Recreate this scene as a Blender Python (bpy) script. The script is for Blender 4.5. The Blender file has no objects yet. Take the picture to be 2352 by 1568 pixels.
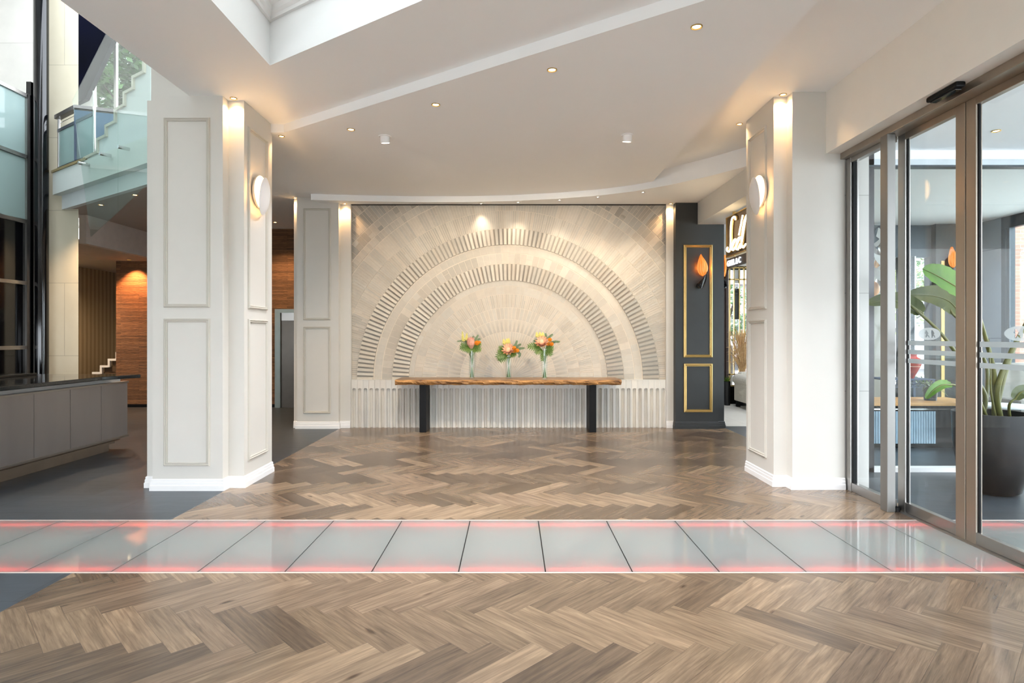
import bpy, bmesh, math, random
from mathutils import Vector, Matrix
random.seed(11)
SC = bpy.context.scene
COL = SC.collection
PI = math.pi
# ------------------------------------------------------------------ camera model (used to turn measured sight lines into places)
F, H, CX, CY = 1375.0, 1.6, 1176.0, 770.0
def fl(px, py, z=0.0):                      # on a horizontal plane
    Y = F*(H-z)/(py-CY); return Vector(((px-CX)/F*Y, Y, z))
def at(px, py, Y):                          # at a depth
    return Vector(((px-CX)/F*Y, Y, H+(CY-py)/F*Y))
def onx(px, py, x):                         # on a plane x = const
    Y = F*x/(px-CX); return Vector((x, Y, H+(CY-py)/F*Y))
def onp(px, py, p0, n):                     # on a vertical plane
    d = Vector(((px-CX)/F, 1.0, (CY-py)/F)); o = Vector((0, 0, H)); p0 = Vector(p0); n = Vector(n)
    return o + d*((p0-o).dot(n)/d.dot(n))
# ------------------------------------------------------------------ materials
def lin(h):
    h = h.lstrip('#'); c = [int(h[i:i+2], 16)/255 for i in (0, 2, 4)]
    return tuple((v/12.92 if v <= .04045 else ((v+.055)/1.055)**2.4) for v in c) + (1.0,)
MATS = {}
def newmat(name):
    m = bpy.data.materials.new(name); m.use_nodes = True
    nt = m.node_tree; b = nt.nodes['Principled BSDF']; MATS[name] = m
    return m, nt, b
def N(nt, t, **kw):
    n = nt.nodes.new(t)
    for k, v in kw.items(): setattr(n, k, v)
    return n
def mat(name, hexc, rough=.6, metal=0., var=.05, scale=6., bump=0., stretch=(1, 1, 1), spec=None, attr=None, hex2=None, detail=4., bscale=None, coat=0.):
    m, nt, b = newmat(name); L = nt.links
    tc = N(nt, 'ShaderNodeTexCoord'); mp = N(nt, 'ShaderNodeMapping'); mp.inputs['Scale'].default_value = stretch
    L.new(tc.outputs['Object'], mp.inputs[0])
    no = N(nt, 'ShaderNodeTexNoise'); no.inputs['Scale'].default_value = scale; no.inputs['Detail'].default_value = detail
    L.new(mp.outputs[0], no.inputs['Vector'])
    c = lin(hexc); c2 = lin(hex2) if hex2 else None
    rp = N(nt, 'ShaderNodeValToRGB')
    rp.color_ramp.elements[0].position = .3; rp.color_ramp.elements[1].position = .7
    rp.color_ramp.elements[0].color = c2 or tuple(max(0, v*(1-var)) for v in c[:3]) + (1,)
    rp.color_ramp.elements[1].color = c if c2 else tuple(min(1, v*(1+var)) for v in c[:3]) + (1,)
    L.new(no.outputs['Fac'], rp.inputs[0])
    out = rp.outputs[0]
    if attr:
        a = N(nt, 'ShaderNodeAttribute', attribute_name=attr)
        mx = N(nt, 'ShaderNodeMix', data_type='RGBA', blend_type='MULTIPLY'); mx.inputs[0].default_value = 1
        L.new(out, mx.inputs[6]); L.new(a.outputs['Color'], mx.inputs[7]); out = mx.outputs[2]
    L.new(out, b.inputs['Base Color'])
    b.inputs['Roughness'].default_value = rough; b.inputs['Metallic'].default_value = metal
    if spec is not None: b.inputs['Specular IOR Level'].default_value = spec
    if coat: b.inputs['Coat Weight'].default_value = coat; b.inputs['Coat Roughness'].default_value = .08
    if bump:
        bp = N(nt, 'ShaderNodeBump'); bp.inputs['Strength'].default_value = bump; bp.inputs['Distance'].default_value = .01
        if bscale:
            n2 = N(nt, 'ShaderNodeTexNoise'); n2.inputs['Scale'].default_value = bscale; n2.inputs['Detail'].default_value = 3
            L.new(mp.outputs[0], n2.inputs['Vector']); L.new(n2.outputs['Fac'], bp.inputs['Height'])
        else: L.new(no.outputs['Fac'], bp.inputs['Height'])
        L.new(bp.outputs[0], b.inputs['Normal'])
    return m
def emis(name, hexc, strength):
    m, nt, b = newmat(name); c = lin(hexc)
    b.inputs['Base Color'].default_value = c; b.inputs['Emission Color'].default_value = c; b.inputs['Emission Strength'].default_value = strength
    return m
def glass(name, hexc='ffffff', refl=.08, rough=0., gmax=.4):
    m, nt, b = newmat(name); nt.nodes.remove(b); L = nt.links; o = nt.nodes['Material Output']
    t = N(nt, 'ShaderNodeBsdfTransparent'); t.inputs[0].default_value = lin(hexc)
    g = N(nt, 'ShaderNodeBsdfGlossy'); g.inputs['Roughness'].default_value = rough
    lw = N(nt, 'ShaderNodeLayerWeight'); lw.inputs[0].default_value = .35
    mr = N(nt, 'ShaderNodeMapRange'); mr.inputs[3].default_value = refl; mr.inputs[4].default_value = gmax
    pw = N(nt, 'ShaderNodeMath', operation='POWER'); pw.inputs[1].default_value = 2.5
    L.new(lw.outputs['Facing'], pw.inputs[0]); L.new(pw.outputs[0], mr.inputs[0])
    mx = N(nt, 'ShaderNodeMixShader'); L.new(mr.outputs[0], mx.inputs[0]); L.new(t.outputs[0], mx.inputs[1]); L.new(g.outputs[0], mx.inputs[2])
    L.new(mx.outputs[0], o.inputs[0]); return m
def frost(name, hexc, transp=.2, gloss=.1):
    m, nt, b = newmat(name); nt.nodes.remove(b); L = nt.links; o = nt.nodes['Material Output']
    tl = N(nt, 'ShaderNodeBsdfTranslucent'); tl.inputs[0].default_value = lin(hexc)
    df = N(nt, 'ShaderNodeBsdfDiffuse'); df.inputs[0].default_value = lin(hexc)
    t = N(nt, 'ShaderNodeBsdfTransparent'); g = N(nt, 'ShaderNodeBsdfGlossy'); g.inputs['Roughness'].default_value = .05
    a = N(nt, 'ShaderNodeMixShader'); a.inputs[0].default_value = .5; L.new(tl.outputs[0], a.inputs[1]); L.new(df.outputs[0], a.inputs[2])
    b2 = N(nt, 'ShaderNodeMixShader'); b2.inputs[0].default_value = transp; L.new(a.outputs[0], b2.inputs[1]); L.new(t.outputs[0], b2.inputs[2])
    lw = N(nt, 'ShaderNodeLayerWeight'); lw.inputs[0].default_value = .5; pw = N(nt, 'ShaderNodeMath', operation='POWER'); pw.inputs[1].default_value = 5
    fr = N(nt, 'ShaderNodeMapRange'); fr.inputs[3].default_value = .03; fr.inputs[4].default_value = .9; L.new(lw.outputs['Facing'], pw.inputs[0]); L.new(pw.outputs[0], fr.inputs[0])
    c = N(nt, 'ShaderNodeMixShader'); L.new(fr.outputs[0], c.inputs[0]); L.new(b2.outputs[0], c.inputs[1]); L.new(g.outputs[0], c.inputs[2])
    L.new(c.outputs[0], o.inputs[0]); return m
def brickmat(name, c1, c2, cm, bw, bh, mortar, rough, bump=0., axes='XZ', offset=.5, noise=.0, nsc=(1, 1, 14)):
    m, nt, b = newmat(name); L = nt.links
    tc = N(nt, 'ShaderNodeTexCoord'); sp = N(nt, 'ShaderNodeSeparateXYZ'); cb = N(nt, 'ShaderNodeCombineXYZ')
    L.new(tc.outputs['Object'], sp.inputs[0]); L.new(sp.outputs[axes[0]], cb.inputs[0]); L.new(sp.outputs[axes[1]], cb.inputs[1])
    br = N(nt, 'ShaderNodeTexBrick'); br.offset = offset
    br.inputs['Color1'].default_value = lin(c1); br.inputs['Color2'].default_value = lin(c2); br.inputs['Mortar'].default_value = lin(cm)
    br.inputs['Scale'].default_value = 1; br.inputs['Brick Width'].default_value = bw; br.inputs['Row Height'].default_value = bh
    br.inputs['Mortar Size'].default_value = mortar; br.inputs['Mortar Smooth'].default_value = .1
    L.new(cb.outputs[0], br.inputs['Vector'])
    no = N(nt, 'ShaderNodeTexNoise'); no.inputs['Scale'].default_value = 3.; no.inputs['Detail'].default_value = 6
    mp = N(nt, 'ShaderNodeMapping'); mp.inputs['Scale'].default_value = nsc
    L.new(tc.outputs['Object'], mp.inputs[0]); L.new(mp.outputs[0], no.inputs['Vector'])
    mx = N(nt, 'ShaderNodeMix', data_type='RGBA', blend_type='OVERLAY'); mx.inputs[0].default_value = noise
    L.new(br.outputs['Color'], mx.inputs[6]); L.new(no.outputs['Fac'], mx.inputs[7]); L.new(mx.outputs[2], b.inputs['Base Color'])
    b.inputs['Roughness'].default_value = rough
    if bump:
        ad = N(nt, 'ShaderNodeMath', operation='SUBTRACT'); L.new(no.outputs['Fac'], ad.inputs[0]); L.new(br.outputs['Fac'], ad.inputs[1])
        bp = N(nt, 'ShaderNodeBump'); bp.inputs['Strength'].default_value = bump; bp.inputs['Distance'].default_value = .02
        L.new(ad.outputs[0], bp.inputs['Height']); L.new(bp.outputs[0], b.inputs['Normal'])
    return m
def floormat():
    m, nt, b = newmat('oak_herringbone'); L = nt.links
    uv = N(nt, 'ShaderNodeUVMap', uv_map='grain')
    a = N(nt, 'ShaderNodeAttribute', attribute_name='tint')
    mp = N(nt, 'ShaderNodeMapping'); mp.inputs['Scale'].default_value = (3.0, 55, 1); L.new(uv.outputs[0], mp.inputs[0])
    n1 = N(nt, 'ShaderNodeTexNoise'); n1.inputs['Scale'].default_value = 1; n1.inputs['Detail'].default_value = 7; n1.inputs['Roughness'].default_value = .65; n1.inputs['Distortion'].default_value = .5
    L.new(mp.outputs[0], n1.inputs['Vector'])
    mp2 = N(nt, 'ShaderNodeMapping'); mp2.inputs['Scale'].default_value = (1.6, 9, 1); L.new(uv.outputs[0], mp2.inputs[0])
    n2 = N(nt, 'ShaderNodeTexNoise'); n2.inputs['Scale'].default_value = 1; n2.inputs['Detail'].default_value = 3; n2.inputs['Distortion'].default_value = 1.2
    L.new(mp2.outputs[0], n2.inputs['Vector'])
    r1 = N(nt, 'ShaderNodeValToRGB'); r1.color_ramp.elements[0].position = .28; r1.color_ramp.elements[1].position = .72
    r1.color_ramp.elements[0].color = (.52, .515, .51, 1); r1.color_ramp.elements[1].color = (1.22, 1.2, 1.17, 1); L.new(n1.outputs['Fac'], r1.inputs[0])
    r2 = N(nt, 'ShaderNodeValToRGB'); r2.color_ramp.elements[0].position = .3; r2.color_ramp.elements[1].position = .65
    r2.color_ramp.elements[0].color = (.72, .70, .69, 1); r2.color_ramp.elements[1].color = (1.1, 1.08, 1.05, 1); L.new(n2.outputs['Fac'], r2.inputs[0])
    vo = N(nt, 'ShaderNodeTexVoronoi'); vo.inputs['Scale'].default_value = 1; mp3 = N(nt, 'ShaderNodeMapping'); mp3.inputs['Scale'].default_value = (1.5, 4.5, 1)
    L.new(uv.outputs[0], mp3.inputs[0]); L.new(mp3.outputs[0], vo.inputs['Vector'])
    r3 = N(nt, 'ShaderNodeValToRGB'); r3.color_ramp.elements[0].position = .03; r3.color_ramp.elements[1].position = .09
    r3.color_ramp.elements[0].color = (.35, .3, .27, 1); r3.color_ramp.elements[1].color = (1, 1, 1, 1); L.new(vo.outputs['Distance'], r3.inputs[0])
    src = a.outputs['Color']
    for r in (r1, r2, r3):
        mx = N(nt, 'ShaderNodeMix', data_type='RGBA', blend_type='MULTIPLY'); mx.inputs[0].default_value = 1
        L.new(src, mx.inputs[6]); L.new(r.outputs[0], mx.inputs[7]); src = mx.outputs[2]
    L.new(src, b.inputs['Base Color'])
    b.inputs['Roughness'].default_value = .25; b.inputs['Specular IOR Level'].default_value = .5
    bp = N(nt, 'ShaderNodeBump'); bp.inputs['Strength'].default_value = .08; bp.inputs['Distance'].default_value = .002
    L.new(n1.outputs['Fac'], bp.inputs['Height']); L.new(bp.outputs[0], b.inputs['Normal'])
    return m
def stripemat(name, c1, c2, scale, rough=.7, axis='Y'):
    m, nt, b = newmat(name); L = nt.links
    tc = N(nt, 'ShaderNodeTexCoord'); w = N(nt, 'ShaderNodeTexWave', bands_direction=axis); w.inputs['Scale'].default_value = scale
    w.inputs['Distortion'].default_value = .6; w.inputs['Detail'].default_value = 3; L.new(tc.outputs['Object'], w.inputs['Vector'])
    r = N(nt, 'ShaderNodeValToRGB'); r.color_ramp.elements[0].color = lin(c1); r.color_ramp.elements[1].color = lin(c2)
    L.new(w.outputs['Color'], r.inputs[0]); L.new(r.outputs[0], b.inputs['Base Color']); b.inputs['Roughness'].default_value = rough
    return m
def leafmat(name, c1, c2, scale=9, rough=.4):
    m = mat(name, c1, rough, hex2=c2, scale=scale)
    b = m.node_tree.nodes['Principled BSDF']; b.inputs['Subsurface Weight'].default_value = 0
    return m

moulding_paint = mat('moulding_paint', 'c6c1b6', .5, var=.02)
paint = mat('white_paint', 'd4d0c8', .55, var=.015, scale=3)
ceilpaint = mat('ceiling_paint', 'f9f9f8', .8, var=.01, scale=2)
trimpaint = mat('trim_paint', 'f0eeec', .4, var=.01)
greypaint = mat('greige_paint', 'b6ada4', .7, var=.02)
wood = floormat()
groove = mat('floor_gap', '3a2f27', .8)
slate = brickmat('slate_tile', '30363c', '3a4148', '20252a', 1.2, .6, .003, .38, .12, 'XY', .5, .25, (1.2, 3, 1))
paletile = brickmat('pale_tile', 'd8d2c6', 'd2cbbf', 'b8b0a4', .6, .6, .004, .35, 0, 'XY', 0, .1, (1, 1, 1))
ledge = brickmat('split_brick', '8a6344', '664832', '4a3322', 1.1, .034, .003, .85, 1., 'XZ', .37, .8, (3, 3, 40))
redbrick = brickmat('red_brick', 'a87668', '98665a', 'a8887c', .23, .075, .005, .8, .2, 'XZ', .5, .1)
wallp = stripemat('wallpaper', 'a08a68', 'c0aa86', 2.2, .7, 'Y')
highstone = brickmat('high_stone', 'b9b8b3', 'b3b2ad', '8f8d86', 1.6, 1.25, .004, .5, 0, 'XZ', .5, .12, (1, 1, 1))
limestone = brickmat('limestone', 'd5ceb8', 'cfc7b0', 'a9a28e', 1.6, 1.25, .004, .5, 0, 'XZ', .5, .12, (1, 1, 1))
stonegrey = brickmat('grey_stone', '8d969e', '868f98', '5d656c', 3., 1.55, .006, .4, 0, 'XZ', 0, .15, (1, 1, 1))
palestone = brickmat('pale_stone', 'c4c2bd', 'bebcb6', '9c9a95', 3., 1.02, .004, .5, 0, 'XZ', 0, .1, (1, 1, 1))
tile = mat('mural_tile', 'c9c0b2', .5, var=.04, scale=14, attr='tint', stretch=(1, 1, 1), bump=.05)
grout = mat('grout', 'e6dfd2', .8)
flute = mat('fluted_tile', 'dedad2', .35, var=.04, scale=5, attr='tint')
charcoal = mat('charcoal_paint', '2a2c2c', .5, var=.12, scale=4)
gold = mat('brushed_gold', 'cdb077', .35, 1., var=.06)
goldpaint = mat('gold_paint', 'c3a568', .38, .65, var=.06)
steel = mat('brushed_steel', 'a9a6a2', .32, .95, var=.06, scale=4, stretch=(1, 1, .05))
steelw = mat('warm_steel', 'a89c8f', .33, .85, var=.06, scale=5, stretch=(1, 1, .05))
steelpanel = mat('counter_steel', 'a39f9e', .38, .7, var=.06, scale=3, stretch=(1, 1, .1))
chrome = mat('chrome', 'd8d8d8', .12, 1.)
black = mat('black_satin', '070708', .5, var=.1, spec=.2)
blackgloss = mat('black_gloss', '06070a', .08, var=.1)
navy = mat('navy_panel', '03051a', .8, hex2='010206', scale=.6, spec=.05)
granite = mat('black_granite', '2a2b2a', .06, var=.5, scale=220, spec=.5)
livewood = mat('table_wood', '9c7a58', .35, hex2='7d5f43', scale=3, stretch=(.6, 6, 6), bump=.05)
liveedge = mat('live_edge', 'd09a5c', .55, hex2='4f2d14', scale=11, stretch=(.4, 1, 2.6), bump=.9, detail=8)
counterwood = mat('counter_wood', 'c79a63', .35, hex2='b5854f', scale=3, stretch=(.4, 6, 6))
clear = glass('clear_glass', 'fdfffe', .012)
doorglass = glass('door_glass', 'fcfefe', .016)
balglass = glass('balustrade_glass', 'f6fbf9', .03)
vaseglass = glass('vase_glass', 'fbfdfc', .035)
etched = frost('etched_film', 'b2b7b6', .18)
frosted = frost('frosted_glass', 'a6b9b7', .02)
fluteglass = mat('fluted_glass', '9db4c6', .15, var=.1)
lumglass = frost('floor_glass', '9da19f', .0)
ledpink = emis('pink_led', 'ff4038', 32.)
boxwhite = mat('light_box_white', 'f2f2f0', .7)
boxglow = emis('light_box_lamp', 'f0faf8', 1.7)
lampwarm = emis('lamp_warm', 'ffe0b0', 14.)
lampwhite = emis('lamp_white', 'fff0dc', 14.)
sconceglow = emis('sconce_glow', 'ffd9a0', 3.2)
signlit = emis('sign_glow', 'fff0cf', 1.8)
letterlit = emis('letter_glow', 'e8f1ff', 1.4)
signback = mat('sign_back', '54463a', .5)
leafdark = leafmat('leaf_dark', '66842e', '45641e')
leaflight = leafmat('leaf_light', '6f8f3a', '557530')
leafeuc = leafmat('leaf_eucalyptus', '7f9270', '64795a')
leafstrel = leafmat('leaf_strelitzia', '4f7c10', '33580b', 5, .5)
leafolive = leafmat('leaf_olive', '565f30', '3c461f', 5)
stemgreen = leafmat('stem_green', '67803a', '4d6a2a')
stalk = leafmat('stalk', '6b6a3a', '565a2c')
protea = leafmat('protea_petal', 'f4c6ae', 'e29c88', 24, .6)
proteaedge = leafmat('protea_orange', 'f8cf9c', 'efae74', 24, .6)
proteacore = leafmat('protea_core', 'f6cfae', 'eab592', 40, .8)
pincush = leafmat('pincushion', 'f8ad2e', 'e88d1c', 60, .6)
yellowfl = leafmat('yellow_floret', 'f3ec9c', 'e2d878', 40, .6)
treeleaf = leafmat('tree_leaf', '5a7a48', '2f4a28', 3)
treeleaf2 = leafmat('tree_leaf_yellow', '8f9a48', '5a6a2c', 3)
bark = mat('bark', '4a4038', .9, hex2='2f2924', scale=12, bump=.4)
sofafab = mat('sofa_fabric', 'c9c2b4', .9, var=.12, scale=40)
velvet = mat('grey_velvet', '8c8782', .85, var=.15, scale=3)
chairwhite = mat('white_shell', 'd9dce0', .5)
pampas = leafmat('pampas', 'd8b98a', 'b98f5c', 30, .9)
redglaze = mat('red_glaze', 'b5341c', .2, hex2='8a1d12', scale=6, stretch=(1, 1, 3))
potblack = mat('pot_black', '0a0a0b', .35, var=.25, scale=6)
soil = mat('soil', '2a2119', .95)
perf = mat('perforated_metal', '31415c', .5)
facade = mat('white_facade', '9d979c', .8)
windark = mat('window_dark', '42464e', .3)
orange = mat('lamp_leaf_orange', 'f0b070', .4, hex2='e07a18', scale=5, stretch=(9, 9, .6))
mo = orange.node_tree.nodes['Principled BSDF']; mo.inputs['Emission Color'].default_value = lin('ff8c28'); mo.inputs['Emission Strength'].default_value = .22
bounce_ground = mat('bounce_ground', 'c4c4c0', .9)  # ground toned pale so it bounces daylight up to the ceilings
maroon = mat('maroon_fabric', '6e1018', .8)
carpet = mat('stair_brown', '5b4632', .9)

# ------------------------------------------------------------------ mesh builder
class MB:
    def __init__(s): s.v = []; s.f = []; s.c = []; s.uv = []; s.mi = []; s.cur = 0
    def add(s, vs, fs, col=None, uvs=None):
        o = len(s.v); s.v += [tuple(v) for v in vs]
        for i, f in enumerate(fs):
            s.f.append(tuple(o+k for k in f)); s.c.append(col); s.uv.append(uvs[i] if uvs else None); s.mi.append(s.cur)
        return s
    def box(s, x0, x1, y0, y1, z0, z1, col=None):
        v = [(x, y, z) for z in (z0, z1) for x, y in ((x0, y0), (x1, y0), (x1, y1), (x0, y1))]
        return s.add(v, [(0, 3, 2, 1), (4, 5, 6, 7), (0, 1, 5, 4), (1, 2, 6, 5), (2, 3, 7, 6), (3, 0, 4, 7)], col)
    def prism(s, poly, ext, col=None):       # poly: 3-D points, ext: vector
        n = len(poly); e = Vector(ext); a = [Vector(p) for p in poly]; b = [p+e for p in a]
        fs = [tuple(range(n-1, -1, -1)), tuple(range(n, 2*n))] + [(i, (i+1) % n, n+(i+1) % n, n+i) for i in range(n)]
        return s.add(a+b, fs, col)
    def poly2(s, pts, z0, z1, col=None): return s.prism([(x, y, z0) for x, y in pts], (0, 0, z1-z0), col)
    def tube(s, pts, r, n=8, cap=True, col=None):
        pts = [Vector(p) for p in pts]; rs = r if isinstance(r, (list, tuple)) else [r]*len(pts)
        vs = []; fs = []; up = None
        for i, p in enumerate(pts):
            t = (pts[min(i+1, len(pts)-1)]-pts[max(i-1, 0)]).normalized()
            if up is None:
                up = Vector((0, 0, 1)) if abs(t.z) < .9 else Vector((1, 0, 0))
            a = t.cross(up)
            if a.length < 1e-5: a = t.cross(Vector((1, 0, 0)))
            a.normalize(); bb = a.cross(t).normalized(); up = bb
            for k in range(n):
                th = 2*PI*k/n; vs.append(p+(a*math.cos(th)+bb*math.sin(th))*rs[i])
        for i in range(len(pts)-1):
            for k in range(n):
                k2 = (k+1) % n; fs.append((i*n+k, i*n+k2, (i+1)*n+k2, (i+1)*n+k))
        if cap: fs += [tuple(range(n-1, -1, -1)), tuple((len(pts)-1)*n+k for k in range(n))]
        return s.add(vs, fs, col)
    def lathe(s, prof, c=(0, 0, 0), n=32, axis='z', cap=True, mat3=None, col=None):   # prof: (r, h)
        vs = []; fs = []; c = Vector(c)
        for r, h in prof:
            for k in range(n):
                th = 2*PI*k/n; p = Vector((r*math.cos(th), r*math.sin(th), h))
                if mat3 is not None: p = mat3 @ p
                vs.append(c+p)
        m = len(prof)
        for i in range(m-1):
            for k in range(n):
                k2 = (k+1) % n; fs.append((i*n+k, i*n+k2, (i+1)*n+k2, (i+1)*n+k))
        if cap:
            if prof[0][0] > 1e-6: fs.append(tuple(range(n-1, -1, -1)))
            if prof[-1][0] > 1e-6: fs.append(tuple((m-1)*n+k for k in range(n)))
        return s.add(vs, fs, col)
    def sphere(s, c, r, n=16, m=10, sc=(1, 1, 1), col=None):
        prof = [(max(1e-4, math.sin(PI*i/m))*r, -math.cos(PI*i/m)*r) for i in range(m+1)]
        M3 = Matrix.Diagonal(Vector(sc)); return s.lathe(prof, c, n, mat3=M3, cap=False, col=col)
    def sweep(s, path, prof, closed=False, z=0):   # path XY polyline, prof (out, h); out = to the right of travel
        P = [Vector((p[0], p[1])) for p in path]; n = len(P); vs = []; fs = []; m = len(prof)
        def nrm(a, b): d = (b-a).normalized(); return Vector((d.y, -d.x))
        for i in range(n):
            if closed or 0 < i < n-1:
                n1 = nrm(P[i-1], P[i]); n2 = nrm(P[i], P[(i+1) % n]); q = n1+n2; off = q/(max(.15, 1+n1.dot(n2)))
            elif i == 0: off = nrm(P[0], P[1])
            else: off = nrm(P[n-2], P[n-1])
            for o, h in prof: vs.append((P[i].x+off.x*o, P[i].y+off.y*o, z+h))
        for i in range(n if closed else n-1):
            j = (i+1) % n
            for k in range(m-1): fs.append((i*m+k, j*m+k, j*m+k+1, i*m+k+1))
        if not closed: fs += [tuple(range(m)), tuple((n-1)*m+k for k in range(m-1, -1, -1))]
        return s.add(vs, fs)
    def frame(s, o, u, v, nn, u0, u1, v0, v1, prof):   # mitred moulding round a rectangle; prof (inward, out)
        o, u, v, nn = Vector(o), Vector(u), Vector(v), Vector(nn); vs = []; fs = []; m = len(prof)
        for a, b in ((0, 0), (1, 0), (1, 1), (0, 1)):
            for i, h in prof:
                uu = u0+i if a == 0 else u1-i; vv = v0+i if b == 0 else v1-i
                vs.append(o+u*uu+v*vv+nn*h)
        for c in range(4):
            d = (c+1) % 4
            for k in range(m-1): fs.append((c*m+k, d*m+k, d*m+k+1, c*m+k+1))
        return s.add(vs, fs)
    def build(s, name, mats, parent=None, origin=None, smooth=False, local=False, bevel=0.):
        me = bpy.data.meshes.new(name)
        if parent is not None:
            og = Vector((0, 0, 0))
            if not local:
                p = parent
                while p is not None: og += Vector(p.location); p = p.parent
        else:
            if origin is None:
                xs, ys, zs = zip(*s.v); origin = ((min(xs)+max(xs))/2, (min(ys)+max(ys))/2, min(zs))
            og = Vector(origin)
        me.from_pydata([(v[0]-og.x, v[1]-og.y, v[2]-og.z) for v in s.v], [], s.f); 
        ms = mats if isinstance(mats, (list, tuple)) else [mats]
        for m in ms: me.materials.append(m)
        if len(ms) > 1: me.polygons.foreach_set('material_index', s.mi)
        if any(c is not None for c in s.c):
            at_ = me.color_attributes.new('tint', 'FLOAT_COLOR', 'CORNER'); li = 0; data = []
            for p, c in zip(s.f, s.c):
                c = c if c is not None else (1, 1, 1)
                if not isinstance(c, (tuple, list)): c = (c, c, c)
                data += list((c[0], c[1], c[2], 1.))*len(p)
            at_.data.foreach_set('color', data)
        if any(u is not None for u in s.uv):
            ul = me.uv_layers.new(name='grain'); data = []
            for p, u in zip(s.f, s.uv):
                for k in range(len(p)): data += list(u[k]) if u else [0., 0.]
            ul.data.foreach_set('uv', data)
        bm = bmesh.new(); bm.from_mesh(me)
        bmesh.ops.recalc_face_normals(bm, faces=bm.faces); bm.to_mesh(me); bm.free()
        if smooth: me.polygons.foreach_set('use_smooth', [True]*len(me.polygons))
        ob = bpy.data.objects.new(name, me); COL.objects.link(ob)
        if parent is not None: ob.parent = parent
        else: ob.location = og
        if bevel:
            md = ob.modifiers.new('edge', 'BEVEL'); md.width = bevel; md.segments = 2; md.limit_method = 'ANGLE'; md.angle_limit = .7
        elif smooth:
            try: me.set_sharp_from_angle(angle=.8)
            except Exception: pass
        return ob
def tag(o, label, cat, group=None, kind=None):
    o['label'] = label; o['category'] = cat
    if group: o['group'] = group
    if kind: o['kind'] = kind
    return o
def thing(name, label, cat, loc=(0, 0, 0), group=None):
    o = bpy.data.objects.new(name, None); COL.objects.link(o); o.location = loc; o.empty_display_size = .1
    return tag(o, label, cat, group)
def struct(o, label=None, cat=None):
    o['kind'] = 'structure'
    if label: o['label'] = label; o['category'] = cat or 'wall'
    return o
def dup(o, loc=None, rotz=None, label=None, group=None, parent=None):
    c = o.copy(); COL.objects.link(c)
    if parent is not None: c.parent = parent
    if loc is not None: c.location = loc
    if rotz is not None: c.rotation_euler.z = rotz
    if label: c['label'] = label
    if group: c['group'] = group
    for ch in list(o.children): dup(ch, parent=c)
    return c
def clip(poly, ax, val, keep_greater):
    out = []; n = len(poly)
    for i in range(n):
        a, b = poly[i], poly[(i+1) % n]
        ia = (a[ax] >= val) == keep_greater or a[ax] == val; ib = (b[ax] >= val) == keep_greater or b[ax] == val
        if ia: out.append(a)
        if ia != ib:
            t = (val-a[ax])/(b[ax]-a[ax]); out.append(tuple(a[k]+(b[k]-a[k])*t for k in range(len(a))))
    return out
def cliprect(poly, x0, x1, y0, y1):
    for ax, v, g in ((0, x0, True), (0, x1, False), (1, y0, True), (1, y1, False)):
        poly = clip(poly, ax, v, g)
        if len(poly) < 3: return []
    return poly
def spot(name, loc, target, watts, col='ffd9a8', size=80, blend=.6, rad=.03):
    l = bpy.data.lights.new(name, 'SPOT'); l.energy = watts; l.color = lin(col)[:3]; l.spot_size = math.radians(size); l.spot_blend = blend; l.shadow_soft_size = rad
    o = bpy.data.objects.new(name, l); COL.objects.link(o); o.location = loc
    o.rotation_euler = (Vector(target)-Vector(loc)).to_track_quat('-Z', 'Y').to_euler(); return o
def point(name, loc, watts, col='ffd9a8', rad=.05):
    l = bpy.data.lights.new(name, 'POINT'); l.energy = watts; l.color = lin(col)[:3]; l.shadow_soft_size = rad
    o = bpy.data.objects.new(name, l); COL.objects.link(o); o.location = loc; return o
def portal(name, loc, direction, w, h):
    l = bpy.data.lights.new(name, 'AREA'); l.shape = 'RECTANGLE'; l.size = w; l.size_y = h; l.cycles.is_portal = True
    o = bpy.data.objects.new(name, l); COL.objects.link(o); o.location = loc
    o.rotation_euler = Vector(direction).to_track_quat('-Z', 'Y').to_euler(); return o
# ================================================================== SHELL
T = .25
ZN, ZR, ZB, ZS = 4.07, 4.13, 3.97, 3.87          # near ceiling, entrance side ceiling, rear ceiling, curved soffit
DX, DY = .825, -.565                              # second axis of the building (landing, coffer and ceiling step run along it)
NX, NY = -.565, -.825
def Bst(x): return 7.16-.685*(x+2.9)              # line of the ceiling step
BASE = [(0, 0), (.022, 0), (.022, .052), (.016, .056), (.016, .086), (.011, .09), (.011, .112), (.004, .12), (0, .12)]
MOUL = [(0, 0), (.003, .015), (.012, .022), (.02, .012), (.03, .016), (.036, .012), (.038, 0)]

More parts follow.
